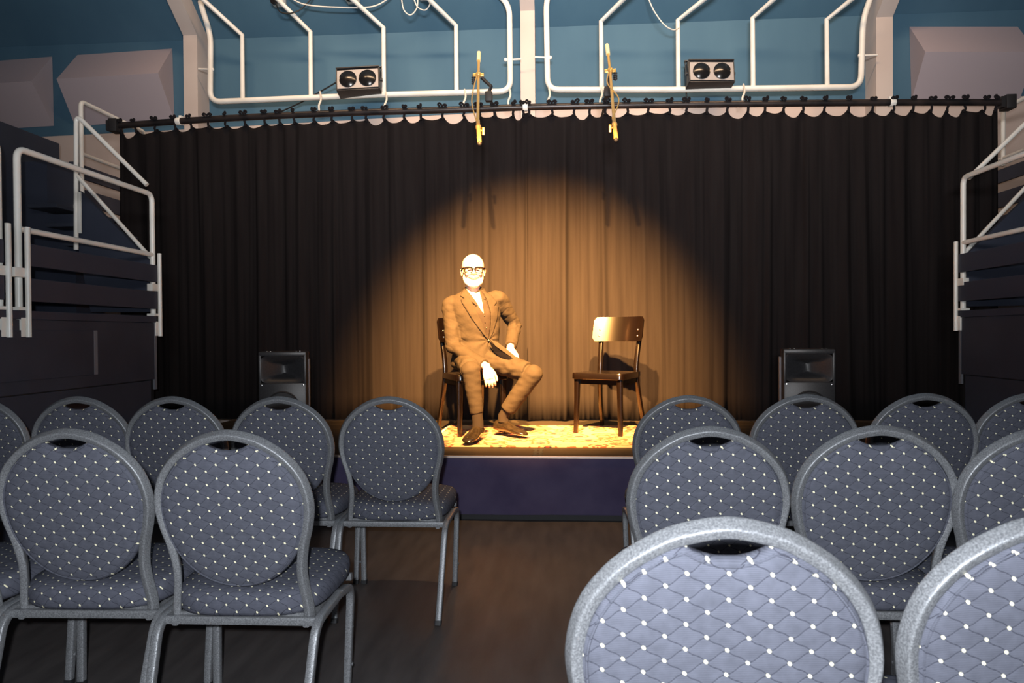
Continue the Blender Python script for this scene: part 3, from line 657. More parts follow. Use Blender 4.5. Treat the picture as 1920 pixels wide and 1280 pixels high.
# ================================================================== BLACK STAGE CHAIRS
def stage_chair(loc, rz, label):
    e = empty('wooden_chair', loc, rz)
    # seat: trapezoid with rounded corners, slight dish
    def outline(s, z, dish=0):
        pts = []
        base = [(-0.215, -0.20), (0.215, -0.20), (0.18, 0.21), (-0.18, 0.21)]
        P3 = [Vector((x*s, y*s, z)) for x, y in base]; out = []
        for i in range(4):
            a, c, d = P3[i-1], P3[i], P3[(i+1) % 4]; r_ = 0.05*s
            A = c+(a-c).normalized()*r_; B = c+(d-c).normalized()*r_
            for k in range(7): t = k/6; out.append(A*(1-t)**2+c*2*t*(1-t)+B*t*t)
        return out
    b = MB(); b.loft([outline(0.97, 0.412), outline(1, 0.416), outline(1, 0.452), outline(0.985, 0.46), outline(0.8, 0.458), outline(0.4, 0.452), outline(0.05, 0.450)])
    b.build('seat', M_LAC, e, ang=35)
    for sx in (-1, 1):
        b = MB(); b.sweep([(sx*0.185, -0.168, 0.0), (sx*0.178, -0.160, 0.25), (sx*0.175, -0.158, 0.43)], [0.82, 0.95, 1.1], 12, sec=(0.038, 0.038), up=(1,0,0)); b.build('front_leg', M_LAC, e)
        pts = catmull([(sx*0.185, 0.30, 0.0), (sx*0.172, 0.245, 0.2), (sx*0.158, 0.205, 0.42), (sx*0.156, 0.213, 0.55), (sx*0.165, 0.25, 0.72), (sx*0.17, 0.285, 0.865)], 6)
        b = MB(); b.sweep(pts, [0.85+0.15*min(1, i/12) - 0.15*max(0, (i-18)/12) for i in range(len(pts))], 12, sec=(0.032, 0.042), up=(1,0,0)); b.build('rear_leg', M_LAC, e)
    # backrest: curved board in front of posts
    nu, nv = 24, 8; vs_ = []; fs = []
    for side_ in (0, 1):
        for i in range(nu+1):
            a = -1+2*i/nu
            for j in range(nv+1):
                t = j/nv
                hz = 0.695+0.195*t
                rc = max(0, abs(a)-0.88)/0.12; cz = (1-math.sqrt(max(0, 1-rc*rc)))*0.03
                z = 0.7925+(hz-0.7925)*(1-cz/0.0975)
                x = a*0.213
                y = 0.225+(z-0.69)*0.26 - 0.058*a*a + 0.02
                vs_.append((x, y-(0.015 if side_ else 0.0)-0.0, z))
    n1 = (nu+1)*(nv+1); idx = lambda s, i, j: s*n1+i*(nv+1)+j
    for i in range(nu):
        for j in range(nv):
            fs.append((idx(0,i,j), idx(0,i+1,j), idx(0,i+1,j+1), idx(0,i,j+1))); fs.append((idx(1,i,j), idx(1,i,j+1), idx(1,i+1,j+1), idx(1,i+1,j)))
    for i in range(nu):
        for j in (0, nv): fs.append((idx(0,i,j), idx(1,i,j), idx(1,i+1,j), idx(0,i+1,j)))
    for j in range(nv):
        for i in (0, nu): fs.append((idx(0,i,j), idx(0,i,j+1), idx(1,i,j+1), idx(1,i,j)))
    b = MB(); b.add(vs_, fs); bk = b.build('backrest', M_LAC, e, ang=35)
    for sx in (-1, 1):
        for z in (0.735, 0.785):
            x = sx*0.163; a = x/0.213; y = 0.225+(z-0.69)*0.26-0.058*a*a+0.005
            b = MB(); b.ell((x, y, z), (0.008, 0.005, 0.008), seg=10, rin=6); b.build('bolt', M_CHR, bk)
    b = MB(); b.box(-0.17, 0.17, -0.155, -0.135, 0.375, 0.415); b.box(-0.15, 0.15, 0.175, 0.195, 0.375, 0.415)
    for sx in (-1, 1): b.box(sx*0.158-0.01, sx*0.158+0.01, -0.15, 0.19, 0.375, 0.415)
    b.build('apron', M_LAC, e, smooth=False)
    tag(e, label, 'chair', 'black wooden chairs on the stage'); return e
c2 = (atz(1157, 819, STZ)+atz(1122, 804, STZ))/2
stage_chair((c2.x, c2.y, STZ+0.009), R(-29), 'empty black wooden chair with curved backrest, standing on the rug')
c1 = Vector((0, 0, 0)); 
fl = atz(862, 821, STZ); a_ = R(30)
off = Matrix.Rotation(a_, 3, 'Z') @ Vector((-0.185, -0.168, 0))
c1 = fl-off
stage_chair((c1.x, c1.y, STZ+0.009), a_, 'black wooden chair on which the man in the suit is sitting')

# ================================================================== MAN
def man():
    SK = MB()
    J = dict(
        pelvis=at(890, 668, 5.26), hipR=at(872, 672, 5.22), hipL=at(915, 673, 5.22),
        kneeR=at(883, 694, 4.83), ankR=at(896, 790, 4.84),
        kneeL=at(1000, 701, 4.98), ankL=at(944, 779, 5.06),
        chest=at(893, 590, 5.24), neck=at(889, 556, 5.23), head=at(887, 511, 5.19),
        shR=at(848, 574, 5.21), elR=at(849, 650, 5.14), wrR=at(912, 687, 4.88),
        shL=at(935, 563, 5.27), elL=at(965, 610, 5.43), wrL=at(957, 652, 5.17))
    root = empty('person', (J['pelvis'].x, J['pelvis'].y, STZ))
    tag(root, 'bald bearded man in dark suit and glasses sitting on the left wooden chair', 'person')
    # ---- head frame
    tq = Matrix.Rotation(R(10), 3, 'Z')           # turned a little to the image right
    ex = tq @ Vector((1, 0, 0)); ey = tq @ Vector((0, -1, 0)); ez = Vector((0.0, 0.0, 1))
    HM = Matrix.Identity(4)
    for i in range(3): HM[i][0] = ex[i]*1.09; HM[i][1] = ey[i]; HM[i][2] = ez[i]; HM[i][3] = J['head'][i]
    h = lambda x, y, z: HM @ Vector((x, y, z))
    E = lambda c, r, bb=SK: bb.ell(c, r, HM, 20, 14)
    E((0, -0.012, 0.046), (0.078, 0.098, 0.096)); E((0, 0.018, -0.02), (0.066, 0.074, 0.085)); E((0, 0.035, -0.065), (0.048, 0.052, 0.045))
    E((0, 0.066, 0.032), (0.052, 0.020, 0.013)); E((0, 0.092, 0.006), (0.010, 0.016, 0.026)); E((0, 0.100, -0.010), (0.015, 0.015, 0.012))
    for s in (-1, 1):
        E((s*0.034, 0.062, -0.014), (0.024, 0.024, 0.022)); E((s*0.079, -0.012, 0.0), (0.008, 0.019, 0.031)); E((s*0.086, -0.018, 0.012), (0.005, 0.014, 0.018)); E((s*0.011, 0.098, -0.013), (0.007, 0.009, 0.008))
    SK.sweep([h(0, -0.025, -0.05), h(0, -0.02, -0.11), J['neck'], J['chest']], [0.056, 0.056, 0.062, 0.10], 18)
    # core body (inside the clothes) so the figure is one surface
    SK.sweep([J['chest']+Vector((0,0,0.05)), J['chest'].lerp(J['pelvis'], 0.5), J['pelvis']], [0.115, 0.095, 0.105], 18)
    for S in 'RL':
        SK.sweep([J['chest']+Vector((0,0,0.08)), J['sh'+S], J['sh'+S].lerp(J['el'+S], 0.5), J['el'+S], J['el'+S].lerp(J['wr'+S], 0.4), J['wr'+S]], [0.055, 0.048, 0.043, 0.036, 0.035, 0.027], 14)
        SK.sweep([J['pelvis'], J['hip'+S], J['hip'+S].lerp(J['knee'+S], 0.5), J['knee'+S], J['knee'+S].lerp(J['ank'+S], 0.35), J['ank'+S], J['ank'+S]+Vector((0,0,-0.05))], [0.08, 0.078, 0.062, 0.048, 0.046, 0.034, 0.03], 14)
    # ---- hands
    def hand(wr, dirv, palmn, S, curl, spread=0.05, L_=1.0):
        """dirv: wrist to knuckles, palmn: out of the palm, thumb on +side"""
        d = dirv.normalized(); n = (palmn-d*palmn.dot(d)).normalized(); sd = d.cross(n)*S
        # palm
        rings = []
        for t, w_, th in ((-0.02, 0.027, 0.021), (0.015, 0.031, 0.017), (0.05, 0.040, 0.016), (0.085, 0.041, 0.014), (0.095, 0.036, 0.011)):
            c = wr+d*t*L_
            rings.append([c+sd*(w_*math.cos(a))+n*(th*math.sin(a)) for a in [2*math.pi*k/16 for k in range(16)]])
        SK.loft(rings)
        ks = wr+d*0.088*L_
        lens = [0.070, 0.079, 0.074, 0.058]
        for i, ln in enumerate(lens):
            o = (0.030-0.020*i); base = ks+sd*o
            dd = (d+sd*(spread*(1.5-i))).normalized(); p = [base-dd*0.02, base]; ang = 0
            for k, fr in enumerate((0.45, 0.30, 0.25)):
                ang += curl[k]
                v = dd*math.cos(ang)+n*math.sin(ang); p.append(p[-1]+v*ln*fr)
            SK.sweep(p, [0.0095, 0.0095, 0.0088, 0.0080, 0.0065], 10); SK.ell(p[-1], (0.0066,)*3, seg=10, rin=6)
        tb = wr+d*0.03+sd*0.026+n*0.006
        t1 = tb+(d*0.75+sd*0.55+n*0.35).normalized()*0.040; t2 = t1+(d*0.93+sd*0.2+n*0.35).normalized()*0.030; t3 = t2+(d*0.97+n*0.3).normalized()*0.022
        SK.sweep([tb-d*0.01, t1, t2, t3], [0.014, 0.0115, 0.010, 0.008], 10); SK.ell(t3, (0.0082,)*3, seg=10, rin=6)
    tipR = at(921, 722, 4.85)
    hand(J['wrR']+Vector((0.0,0,0)), tipR-J['wrR'], Vector((-0.25, 0.95, 0.1)), 1, (0.25, 0.45, 0.4))
    hand(J['wrL'], at(961, 668, 5.04)-J['wrL'], Vector((-0.2, 0.1, -1)), 1, (0.35, 0.5, 0.4))
    body = SK.build('body', M_SKIN, None); remesh(body, 0.0034, 3)
    body.parent = root; body.matrix_parent_inverse = Matrix.Translation(root.location).inverted()
    def PR(bm, nm, m, par=None, **k):
        o = bm.build(nm, m, None, **k); o.parent = par or root; o.matrix_parent_inverse = Matrix.Translation(root.location).inverted(); return o
    # ---- face pieces
    b = MB()
    for s in (-1, 1): b.ell((s*0.031, 0.078, 0.010), (0.011, 0.008, 0.006), HM, 12, 8)
    PR(b, 'eyes', M_EYE)
    b = MB(); b.sweep(catmull([h(-0.024, 0.083, -0.046), h(-0.012, 0.092, -0.051), h(0, 0.095, -0.052), h(0.012, 0.092, -0.051), h(0.024, 0.083, -0.046)], 4), 0.0042, 8); PR(b, 'lips', M_LIPS)
    b = MB(); E2 = lambda c, r: b.ell(c, r, HM, 18, 12)
    E2((0, 0.048, -0.088), (0.047, 0.046, 0.036)); E2((0, 0.078, -0.078), (0.032, 0.020, 0.020))
    for s in (-1, 1):
        E2((s*0.040, 0.038, -0.066), (0.026, 0.040, 0.036)); E2((s*0.060, 0.010, -0.040), (0.012, 0.028, 0.036)); E2((s*0.018, 0.086, -0.036), (0.022, 0.012, 0.008))
    bd = PR(b, 'beard', M_BEARD); remesh(bd, 0.004, 3)
    g = MB()
    for s in (-1, 1):
        n = 24; lp = []
        for k in range(n):
            a = 2*math.pi*k/n; c, d = math.cos(a), math.sin(a)
            lp.append(h(s*0.036+0.027*abs(c)**0.7*(1 if c > 0 else -1), 0.104-0.10*abs(s*0.036+0.027*c)**1.5, 0.010+0.021*abs(d)**0.7*(1 if d > 0 else -1)))
        g.sweep(lp, 0.0048, 8, closed=True)
        g.sweep([p for p in lp[0:13]], 0.0075, 8)
        g.sweep([h(s*0.063, 0.095, 0.026), h(s*0.072, 0.085, 0.026), h(s*0.080, 0.03, 0.020), h(s*0.083, -0.02, 0.014)], 0.0062, 8)
    g.sweep([h(-0.010, 0.104, 0.016), h(0, 0.108, 0.020), h(0.010, 0.104, 0.016)], 0.005, 8)
    gl = PR(g, 'glasses', M_GLF); gl['label'] = 'black framed glasses'
    g = MB()
    for s in (-1, 1): g.ell((s*0.036, 0.101-0.10*0.036**1.5, 0.010), (0.026, 0.0015, 0.020), HM, 20, 10)
    o = g.build('glasses_lens', M_GLS, None); o.parent = gl; o.matrix_parent_inverse = Matrix.Translation(root.location).inverted()
    # ---- jacket
    b = MB(); yaw = R(10); cx, sx_ = math.cos(yaw), math.sin(yaw)
    secs = [(892, 692, 5.245, .165, .115), (892, 684, 5.25, .195, .140), (893, 664, 5.255, .190, .140), (896, 640, 5.26, .165, .122), (895, 615, 5.25, .175, .128), (892, 590, 5.24, .190, .130), (890, 570, 5.235, .195, .112), (889, 556, 5.23, .165, .088), (888, 547, 5.235, .100, .070), (887, 538, 5.24, .074, .064)]
    rings = []
    for u, v, Y, A, B in secs:
        c = at(u, v, Y); rg = []
        for k in range(36):
            a = 2*math.pi*k/36; p = 0.85
            x = A*abs(math.cos(a))**p*(1 if math.cos(a) > 0 else -1); y = B*abs(math.sin(a))**p*(1 if math.sin(a) > 0 else -1)
            rg.append(c+Vector((x*cx-y*sx_, x*sx_+y*cx, -0.25*(0.0)+0.06*(x/A)*(1 if False else 0))))
        rings.append(rg)
    b.loft(rings)
    # shoulders slope and sleeves
    for S, dv in (('R', Vector((-0.012, 0, 0.012))), ('L', Vector((0.0, 0, 0.012)))):
        sh = J['sh'+S]+dv; el = J['el'+S]; wr = J['wr'+S]
        b.sweep(catmull([J['chest'].lerp(sh, 0.45)+Vector((0,0,0.045)), sh, sh.lerp(el, 0.35), sh.lerp(el, 0.7), el], 5), [0.068-0.012*min(1, i/20) for i in range(21)], 20)
        b.ell(el, (0.058, 0.058, 0.058), seg=20, rin=12)
        cuff = el.lerp(wr, 0.93); pts = catmull([el, el.lerp(wr, 0.35), el.lerp(wr, 0.7), cuff], 5)
        b.sweep(pts, [0.057-0.011*i/(len(pts)-1) for i in range(len(pts))], 20)
        b.ell(sh, (0.067, 0.070, 0.064), seg=20, rin=12)
    jk = PR(b, 'jacket', M_SUIT)
    remesh(jk, 0.0065, 7, 0.0)
    me = jk.data
    # cloth folds: ridges running across sleeves and pulled to the button
    but = at(915, 637, 5.12)
    nn = [v.normal.copy() for v in me.vertices]
    for v, n_ in zip(me.vertices, nn):
        p = v.co; amp = 0.0
        for S in 'RL':
            a, c = J['el'+S], J['wr'+S]
            d = (p-a).length; amp += math.exp(-(d/0.13)**2)*0.0060
            amp += math.exp(-((p-J['sh'+S]).length/0.12)**2)*0.003
        amp += 0.0014
        q = Vector((p.x*9, p.y*9, p.z*24))
        v.co += n_*amp*(noise.noise(q+Vector((0, p.x*20, 0)))*1.6)
        ca = 0.0
        for S in 'RL':
            ca = max(ca, math.exp(-((p-J['el'+S]).length/0.10)**2), 0.8*math.exp(-((p-J['sh'+S].lerp(J['el'+S], 0.35)).length/0.09)**2))
        if ca > 0.05:
            sg = 1 if p.x < J['chest'].x else -1
            w1 = p.z*1.0+sg*p.x*0.55+0.02*noise.noise(p*14)
            v.co -= n_*0.0065*ca*max(0, math.sin(w1*2*math.pi/0.052))**4*(0.5+0.8*abs(noise.noise(p*11+Vector((5,2,1)))))
        dd = (p-but); 
        if dd.length < 0.22 and n_.y < 0: v.co += n_*0.004*math.sin(math.atan2(dd.z, dd.x)*9)*math.exp(-(dd.length/0.13)**2)
    me.update()
    bvh = BVHTree.FromPolygons([v.co for v in me.vertices], [p.vertices[:] for p in me.polygons])
    def patch(poly, off, nm, m, thick=0.003, par=None, lift=0.0, Y=None):
        bm = bmesh.new(); vv = [bm.verts.new((u, v, 0)) for u, v in poly]; bm.faces.new(vv)
        bmesh.ops.triangulate(bm, faces=bm.faces[:])
        for _ in range(4): bmesh.ops.subdivide_edges(bm, edges=bm.edges[:], cuts=1, use_grid_fill=True) if _ < 2 else bmesh.ops.subdivide_edges(bm, edges=[e_ for e_ in bm.edges if e_.calc_length() > 2.5], cuts=1)
        bmesh.ops.triangulate(bm, faces=bm.faces[:])
        last = 5.175
        for v in bm.verts:
            d = ray(v.co.x, v.co.y).normalized()
            hit = bvh.ray_cast(CAM, d)[0]
            Yh = hit.y if hit is not None and hit.y < 5.24 else last
            v.co = CAM+d*((Yh)/d.y)-d*off
        if lift:
            pass
        me2 = bpy.data.meshes.new(nm); bm.normal_update(); bm.to_mesh(me2); bm.free(); me2.materials.append(m)
        for p in me2.polygons: p.use_smooth = True
        o = bpy.data.objects.new(nm, me2); COL.objects.link(o); o.parent = par or root; o.matrix_parent_inverse = Matrix.Translation(root.location).inverted()
        # make sure faces look at the viewer
        if me2.polygons and sum((p.normal.dot(CAM-p.center) for p in me2.polygons)) < 0: me2.flip_normals()
        if m is M_SHI or True:
            sd = o.modifiers.new('t', 'SOLIDIFY'); sd.thickness = thick; sd.offset = -1
        return o
    patch([(870, 538), (880, 545), (892, 549), (903, 544), (909, 553), (921, 588), (920, 612), (915, 638), (905, 612), (893, 588), (882, 562)], 0.003, 'shirt', M_SHI)
    sk = patch([(873, 540), (884, 546), (893, 549), (900, 546), (903, 556), (905, 572), (907, 588), (902, 581), (895, 570), (885, 556)], 0.006, 'shirt_opening', M_SKIN)
    patch([(872, 541), (876, 544), (886, 556), (896, 570), (893, 574), (887, 564), (884, 566), (875, 554)], 0.008, 'shirt_collar', M_SHI, 0.004)
    patch([(899, 548), (903, 547), (908, 554), (911, 562), (906, 560), (904, 566), (902, 556)], 0.008, 'shirt_collar', M_SHI, 0.004)
    patch([(869, 540), (873, 543), (880, 558), (893, 582), (904, 605), (915, 637), (912, 633), (900, 618), (884, 596), (866, 567), (864, 561), (871, 559), (863, 554), (866, 546)], 0.010, 'lapel', M_SUIT, 0.006)
    patch([(905, 546), (909, 552), (915, 567), (921, 587), (921, 608), (917, 637), (925, 622), (933, 596), (935, 575), (927, 573), (932, 566), (921, 553), (911, 546)], 0.010, 'lapel', M_SUIT, 0.006)
    b = MB()
    for u, v in ((908.5, 592), (909.5, 604), (912, 615)):
        d = ray(u, v).normalized(); hit = bvh.ray_cast(CAM, d)[0]
        if hit: b.ell(hit-d*0.007, (0.004, 0.003, 0.004), seg=10, rin=6)
    d = ray(916, 638).normalized(); hit = bvh.ray_cast(CAM, d)[0]
    if hit: b.ell(hit-d*0.008, (0.009, 0.004, 0.009), seg=12, rin=6)
    PR(b, 'button', M_BTN)
    # jacket front edges hanging open below the button
    def flap(P, nm, m):
        b = MB(); b.add([at(*p) for p in P], [tuple(range(len(P)))]); o = PR(b, nm, m, smooth=False)
        md = o.modifiers.new('t', 'SOLIDIFY'); md.thickness = 0.006; return o
    flap([(917, 639, 5.11), (932, 649, 5.09), (948, 660, 5.07), (966, 672, 5.04), (978, 681, 5.01), (960, 678, 5.03), (940, 672, 5.07), (927, 660, 5.10)], 'jacket_lining', M_LIN)
    flap([(918, 636, 5.105), (934, 643, 5.10), (950, 655, 5.085), (966, 668, 5.05), (980, 681, 5.0), (966, 675, 5.03), (948, 663, 5.06), (930, 650, 5.085)], 'jacket_front_edge', M_SUIT)
    # ---- trousers
    b = MB()
    b.ell(J['pelvis']+Vector((0.0, 0.01, -0.01)), (0.175, 0.145, 0.12))
    for S in 'RL':
        hp, kn, an = J['hip'+S], J['knee'+S], J['ank'+S]
        end = kn.lerp(an, 0.84 if S == 'R' else 0.86)
        b.sweep(catmull([J['pelvis'].lerp(hp, 0.5), hp, hp.lerp(kn, 0.5), kn.lerp(hp, 0.12)], 5), [0.100-0.024*i/15 for i in range(16)], 20)
        b.ell(kn, (0.070, 0.070, 0.070), seg=20, rin=12)
        P_l = catmull([kn, kn.lerp(end, 0.35), kn.lerp(end, 0.7), end], 5)
        hem = 0.046 if S == 'R' else 0.060
        b.sweep(P_l, [0.068+(hem-0.068)*i/15 for i in range(16)], 20)
    tr = PR(b, 'trousers', M_TRO); remesh(tr, 0.0065, 6)
    me = tr.data; nn = [v.normal.copy() for v in me.vertices]
    for v, n_ in zip(me.vertices, nn):
        p = v.co; amp = 0.0018+sum(math.exp(-((p-J['hip'+S].lerp(J['knee'+S], 0.6)).length/0.14)**2)*0.005 for S in 'RL')
        v.co += n_*amp*noise.noise(Vector((p.x*18, p.y*10, p.z*30)))*1.8
    me.update()
    # ---- socks and shoes
    for S in 'RL':
        kn, an = J['knee'+S], J['ank'+S]
        b = MB(); top = kn.lerp(an, 0.80)
        low = an+Vector((0, 0, -0.045))
        b.sweep([top, kn.lerp(an, 0.9), an, low], [0.040, 0.040, 0.040, 0.042], 18); sk_ = PR(b, 'sock', M_SOCK)
        if S == 'R':
            b = MB(); b.sweep([kn.lerp(an, 0.83), kn.lerp(an, 0.88)], [0.043, 0.043], 18); o = PR(b, 'sock_band', M_LIN, sk_)
    def shoe(heel, toe, heel_lift=0.0):
        heel = Vector(heel); toe = Vector(toe); d = (toe-heel); Ln = d.length*1.06; d.normalize(); sd = Vector((d.y, -d.x, 0)).normalized(); up = sd.cross(d) if sd.cross(d).z > 0 else d.cross(sd)
        # stations: t, halfwidth, height, bottom
        st_ = [(0.0, .026, .068), (0.03, .036, .088), (0.12, .041, .096), (0.25, .041, .100), (0.38, .042, .096), (0.50, .047, .080), (0.62, .052, .064), (0.75, .053, .054), (0.87, .046, .046), (0.95, .034, .037), (1.0, .016, .025)]
        up_ = MB(); rings = []
        for t, hw, ht in st_:
            c = heel+d*t*Ln; rg = []
            for k in range(20):
                a = 2*math.pi*k/20; x = math.cos(a); z = math.sin(a)
                zz = 0.014+(ht-0.014)*(0.5+0.5*abs(z)**0.8*(1 if z > 0 else -1))
                taper = 1.0-0.35*max(0, z)**1.5
                rg.append(c+sd*hw*taper*abs(x)**0.8*(1 if x > 0 else -1)+up*zz)
            rings.append(rg)
        up_.loft(rings); sh = PR(up_, 'shoe', M_SHOE, ang=80)
        b = MB(); lo = []; hi = []
        outl = [(t, hw+0.005) for t, hw, ht in st_]
        ring = [(t, w_) for t, w_ in outl]+[(t, -w_) for t, w_ in reversed(outl)]
        for z0, z1, tt in ((0.006, 0.017, None),):
            b.prism([heel+d*(t*1.02-0.01)*Ln+sd*w_+up*z0 for t, w_ in ring], up*(z1-z0))
        ring2 = [(t, w_) for t, w_ in outl if t <= 0.26]; ring2 = ring2+[(t, -w_) for t, w_ in reversed(ring2)]
        b.prism([heel+d*t*Ln+sd*w_+up*(-0.012) for t, w_ in ring2], up*0.02)
        PR(b, 'sole', M_SOLE, sh)
        b = MB()
        for t in (0.36, 0.42, 0.48, 0.54):
            zt = 0.103-(t-0.33)*0.15
            c = heel+d*t*Ln+up*(zt); b.sweep([c-sd*0.020-up*0.006, c+up*0.003, c+sd*0.020-up*0.006], 0.0028, 6)
        c = heel+d*0.34*Ln+up*0.103
        for s in (-1, 1): b.sweep(catmull([c, c+sd*s*0.028+up*0.008, c+sd*s*0.034-up*0.012+d*0.012, c+d*0.008], 4), 0.0022, 6)
        PR(b, 'laces', M_LIN, sh)
        b = MB()   # collar opening rim
        ro = [heel+d*(0.17+0.135*math.cos(a))*Ln+sd*0.030*math.sin(a)+up*(0.084+0.006*math.cos(a)) for a in [2*math.pi*k/20 for k in range(20)]]
        b.sweep(ro, 0.004, 6, closed=True); PR(b, 'collar_rim', M_SHOE, sh)
    zf = STZ+0.022
    aR, aL = J['ankR'], J['ankL']
    tR = atz(880, 836, STZ); dR = (Vector((tR.x, tR.y, 0))-Vector((aR.x, aR.y, 0))).normalized()
    hR = Vector((aR.x, aR.y, 0))-dR*0.065
    shoe((hR.x, hR.y, zf), (hR.x+dR.x*0.30, hR.y+dR.y*0.30, zf-0.006))
    hL = atz(917, 813, STZ); tL = atz(983, 821, STZ); dL = Vector((tL.x-hL.x, tL.y-hL.y, 0)).normalized()
    hl = Vector((aL.x, aL.y, 0))-dL*0.085
    shoe((hl.x, hl.y, zf+0.012), (hl.x+dL.x*0.29, hl.y+dL.y*0.29, zf-0.004))
man()

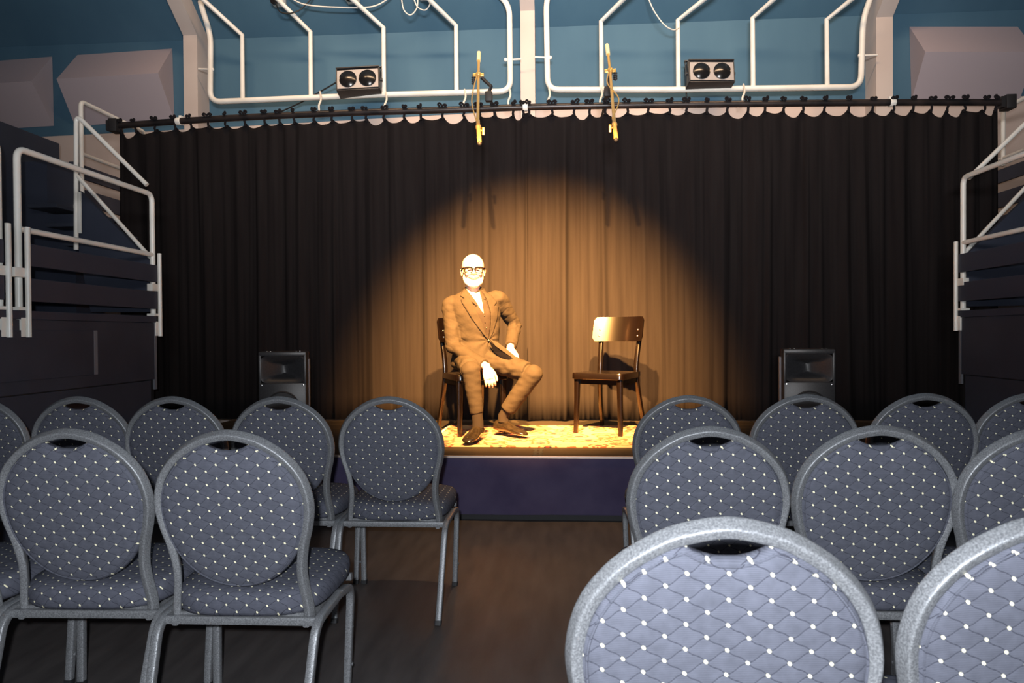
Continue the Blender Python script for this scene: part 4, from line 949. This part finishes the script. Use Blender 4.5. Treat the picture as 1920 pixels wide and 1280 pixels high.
# ================================================================== BANQUET CHAIRS
def ylean(z): return 0.075-0.175*(z-0.375)
def make_banquet():
    e = empty('banquet_chair')
    half = [(0.193, 0.372), (0.192, 0.41), (0.184, 0.465), (0.181, 0.52), (0.190, 0.585), (0.207, 0.65), (0.2135, 0.715), (0.196, 0.785), (0.153, 0.842), (0.095, 0.882), (0.050, 0.8985), (0, 0.906)]
    pts = [(x, ylean(z), z) for x, z in half]
    full = [(0.190, 0.14, 0.362), (0.192, 0.10, 0.362)]+pts+[(-x, y, z) for x, y, z in reversed(pts[:-1])]+[(-0.192, 0.10, 0.362), (-0.190, 0.14, 0.362)]
    b = MB(); b.sweep(catmull(full, 6), 1, 20, sec=(0.021, 0.028), up=(0,1,0)); b.build('backrest_frame', M_FR, e)
    # backrest pad
    n = 72; base = []
    for k in range(n):
        a = 2*math.pi*k/n; c, s = math.cos(a), math.sin(a)
        pw = 1.08 if s > 0 else 0.97; x = 0.2055*abs(c)**pw*(1 if c > 0 else -1); z = 0.705+(0.192 if s > 0 else -0.243)*abs(s)**pw
        if s > 0 and abs(x) < 0.085:
            z = min(z, 0.863+0.034*max(0, (abs(x)-0.012)/0.073)**1.6)
        base.append((x, z))
    cx_, cz_ = 0, 0.67
    b = MB(); rings = []
    for sc, dy in ((0.02, -0.024), (0.35, -0.0235), (0.6, -0.022), (0.8, -0.0195), (0.92, -0.016), (0.975, -0.011), (1.0, -0.003), (1.0, 0.008), (0.975, 0.018), (0.92, 0.025), (0.7, 0.033), (0.35, 0.036), (0.02, 0.037)):
        rings.append([Vector((cx_+(x-cx_)*sc, ylean(cz_+(z-cz_)*sc)+dy, cz_+(z-cz_)*sc)) for x, z in base])
    b.loft(rings); pd = b.build('backrest_pad', M_FB, e, ang=60)
    # piping round the pad and handle rim
    b = MB(); b.sweep([(x*0.955, ylean(z)-0.0165, cz_+(z-cz_)*0.955) for x, z in base], 0.0022, 6, closed=True); b.build('piping', M_FB, pd)
    # seat
    def so(s, z, y_c=0.245):
        out = []
        for k in range(56):
            a = 2*math.pi*k/56; c, q = math.cos(a), math.sin(a)
            yy = abs(q)**0.55*(1 if q > 0 else -1); xx = abs(c)**0.55*(1 if c > 0 else -1)
            hw = 0.216+0.020*(yy+1)/2
            out.append(Vector((xx*hw*s, y_c+yy*0.215*s, z)))
        return out
    b = MB(); b.loft([so(0.9, 0.386), so(0.97, 0.387), so(1.0, 0.398), so(1.01, 0.42), so(1.0, 0.440), so(0.96, 0.452), so(0.85, 0.460), so(0.6, 0.466), so(0.3, 0.468), so(0.02, 0.469)])
    b.build('seat_pad', M_FS, e, ang=60)
    b = MB()
    b.sweep([(-0.218, 0.055, 0.368), (0.218, 0.055, 0.368)], 1, 12, sec=(0.024, 0.020), up=(0,0,1)); b.sweep([(-0.218, 0.41, 0.368), (0.218, 0.41, 0.368)], 1, 12, sec=(0.024, 0.020), up=(0,0,1))
    for s in (-1, 1): b.sweep([(s*0.190, 0.05, 0.362), (s*0.190, 0.42, 0.366)], 1, 12, sec=(0.022, 0.018), up=(0,0,1))
    b.box(-0.18, 0.18, 0.06, 0.40, 0.379, 0.388); b.build('seat_frame', M_FR, e)
    for s in (-1, 1):
        b = MB(); b.sweep(fillet([(s*0.214, -0.09, 0.0), (s*0.226, 0.030, 0.372), (s*0.228, 0.235, 0.377)], 0.05, 6), 1, 14, sec=(0.024, 0.024), up=(1,0,0)); l = b.build('leg', M_FR, e)
        b = MB(); b.sweep([(s*0.214, -0.091, 0.0), (s*0.2145, -0.0855, 0.018)], 1, 10, sec=(0.027, 0.027), up=(1,0,0)); b.build('foot_cap', M_BLK, l)
        b = MB(); b.sweep(fillet([(s*0.216, 0.35, 0.0), (s*0.226, 0.372, 0.355), (s*0.228, 0.235, 0.377)], 0.06, 6), 1, 14, sec=(0.024, 0.024), up=(1,0,0)); l = b.build('leg', M_FR, e)
        b = MB(); b.sweep([(s*0.216, 0.35, 0.0), (s*0.2165, 0.351, 0.018)], 1, 10, sec=(0.027, 0.027), up=(1,0,0)); b.build('foot_cap', M_BLK, l)
        for yy, zz in ((0.364, 0.22), (0.356, 0.10)):
            b = MB(); b.ell((s*0.233, yy, zz), (0.003, 0.006, 0.006), seg=8, rin=6); b.build('stacking_stud', M_FR, l)
    return e
proto = make_banquet()
spots = [
 (728, 743, 0, 'navy quilted banquet chair left of the aisle in the row nearest the stage', 1),
 (521, 743, 0, 'navy quilted banquet chair just in front of the left loudspeaker', 1),
 (320, 743, 1, 'navy quilted banquet chair in the row nearest the stage, third left of the aisle', 1),
 (143, 743, 2, 'navy quilted banquet chair behind the leftmost large chair back, row nearest the stage', 1),
 (-52, 743, 2, 'sliver of a navy banquet chair at the left picture edge, row nearest the stage', 1),
 (424, 806, 1, 'large navy quilted banquet chair left of the aisle, one row behind the front row', 2),
 (122, 803, 2, 'large navy quilted banquet chair in the lower left corner, its whole oval back showing', 2),
 (-185, 803, 2, 'banquet chair mostly outside the left picture edge, only seat and frame corner showing', 2),
 (1292, 741, 0, 'navy quilted banquet chair right of the aisle in the row nearest the stage', 3),
 (1514, 739, 0, 'navy quilted banquet chair in front of the right loudspeaker in the row nearest the stage', 3),
 (1738, 737, 0, 'navy quilted banquet chair before the right platform corner, in the row nearest the stage', 3),
 (1940, 736, -1, 'navy quilted banquet chair cut by the right picture edge in the row nearest the stage', 3),
 (1333, 799, 0, 'large navy quilted banquet chair right of the aisle, directly behind the nearest pale chair back', 4),
 (1652, 797, 0, 'large navy quilted banquet chair in the middle of the right block, whole oval back showing', 4),
 (1970, 800, -1, 'large navy quilted banquet chair cut by the right picture edge in the middle row', 4),
 (1366, 971, 0, 'nearest and brightest quilted banquet chair back at the bottom, right of the aisle', 5),
 (2020, 960, 0, 'very near quilted banquet chair back cut by the bottom right picture corner', 5)]
GR = {1: 'front row of the left chair block', 2: 'second row of the left chair block', 3: 'front row of the right chair block', 4: 'middle row of the right chair block', 5: 'nearest row of the right chair block'}
for i, (u, v, rz, lab, gr) in enumerate(spots):
    p = atz(u, v, 0.92)
    o = proto if i == 0 else copy_tree(proto)
    o.location = (p.x, p.y-ylean(0.92)*1.0, 0); o.rotation_euler = (0, 0, R(rz))
    tag(o, lab, 'chair', GR[gr])
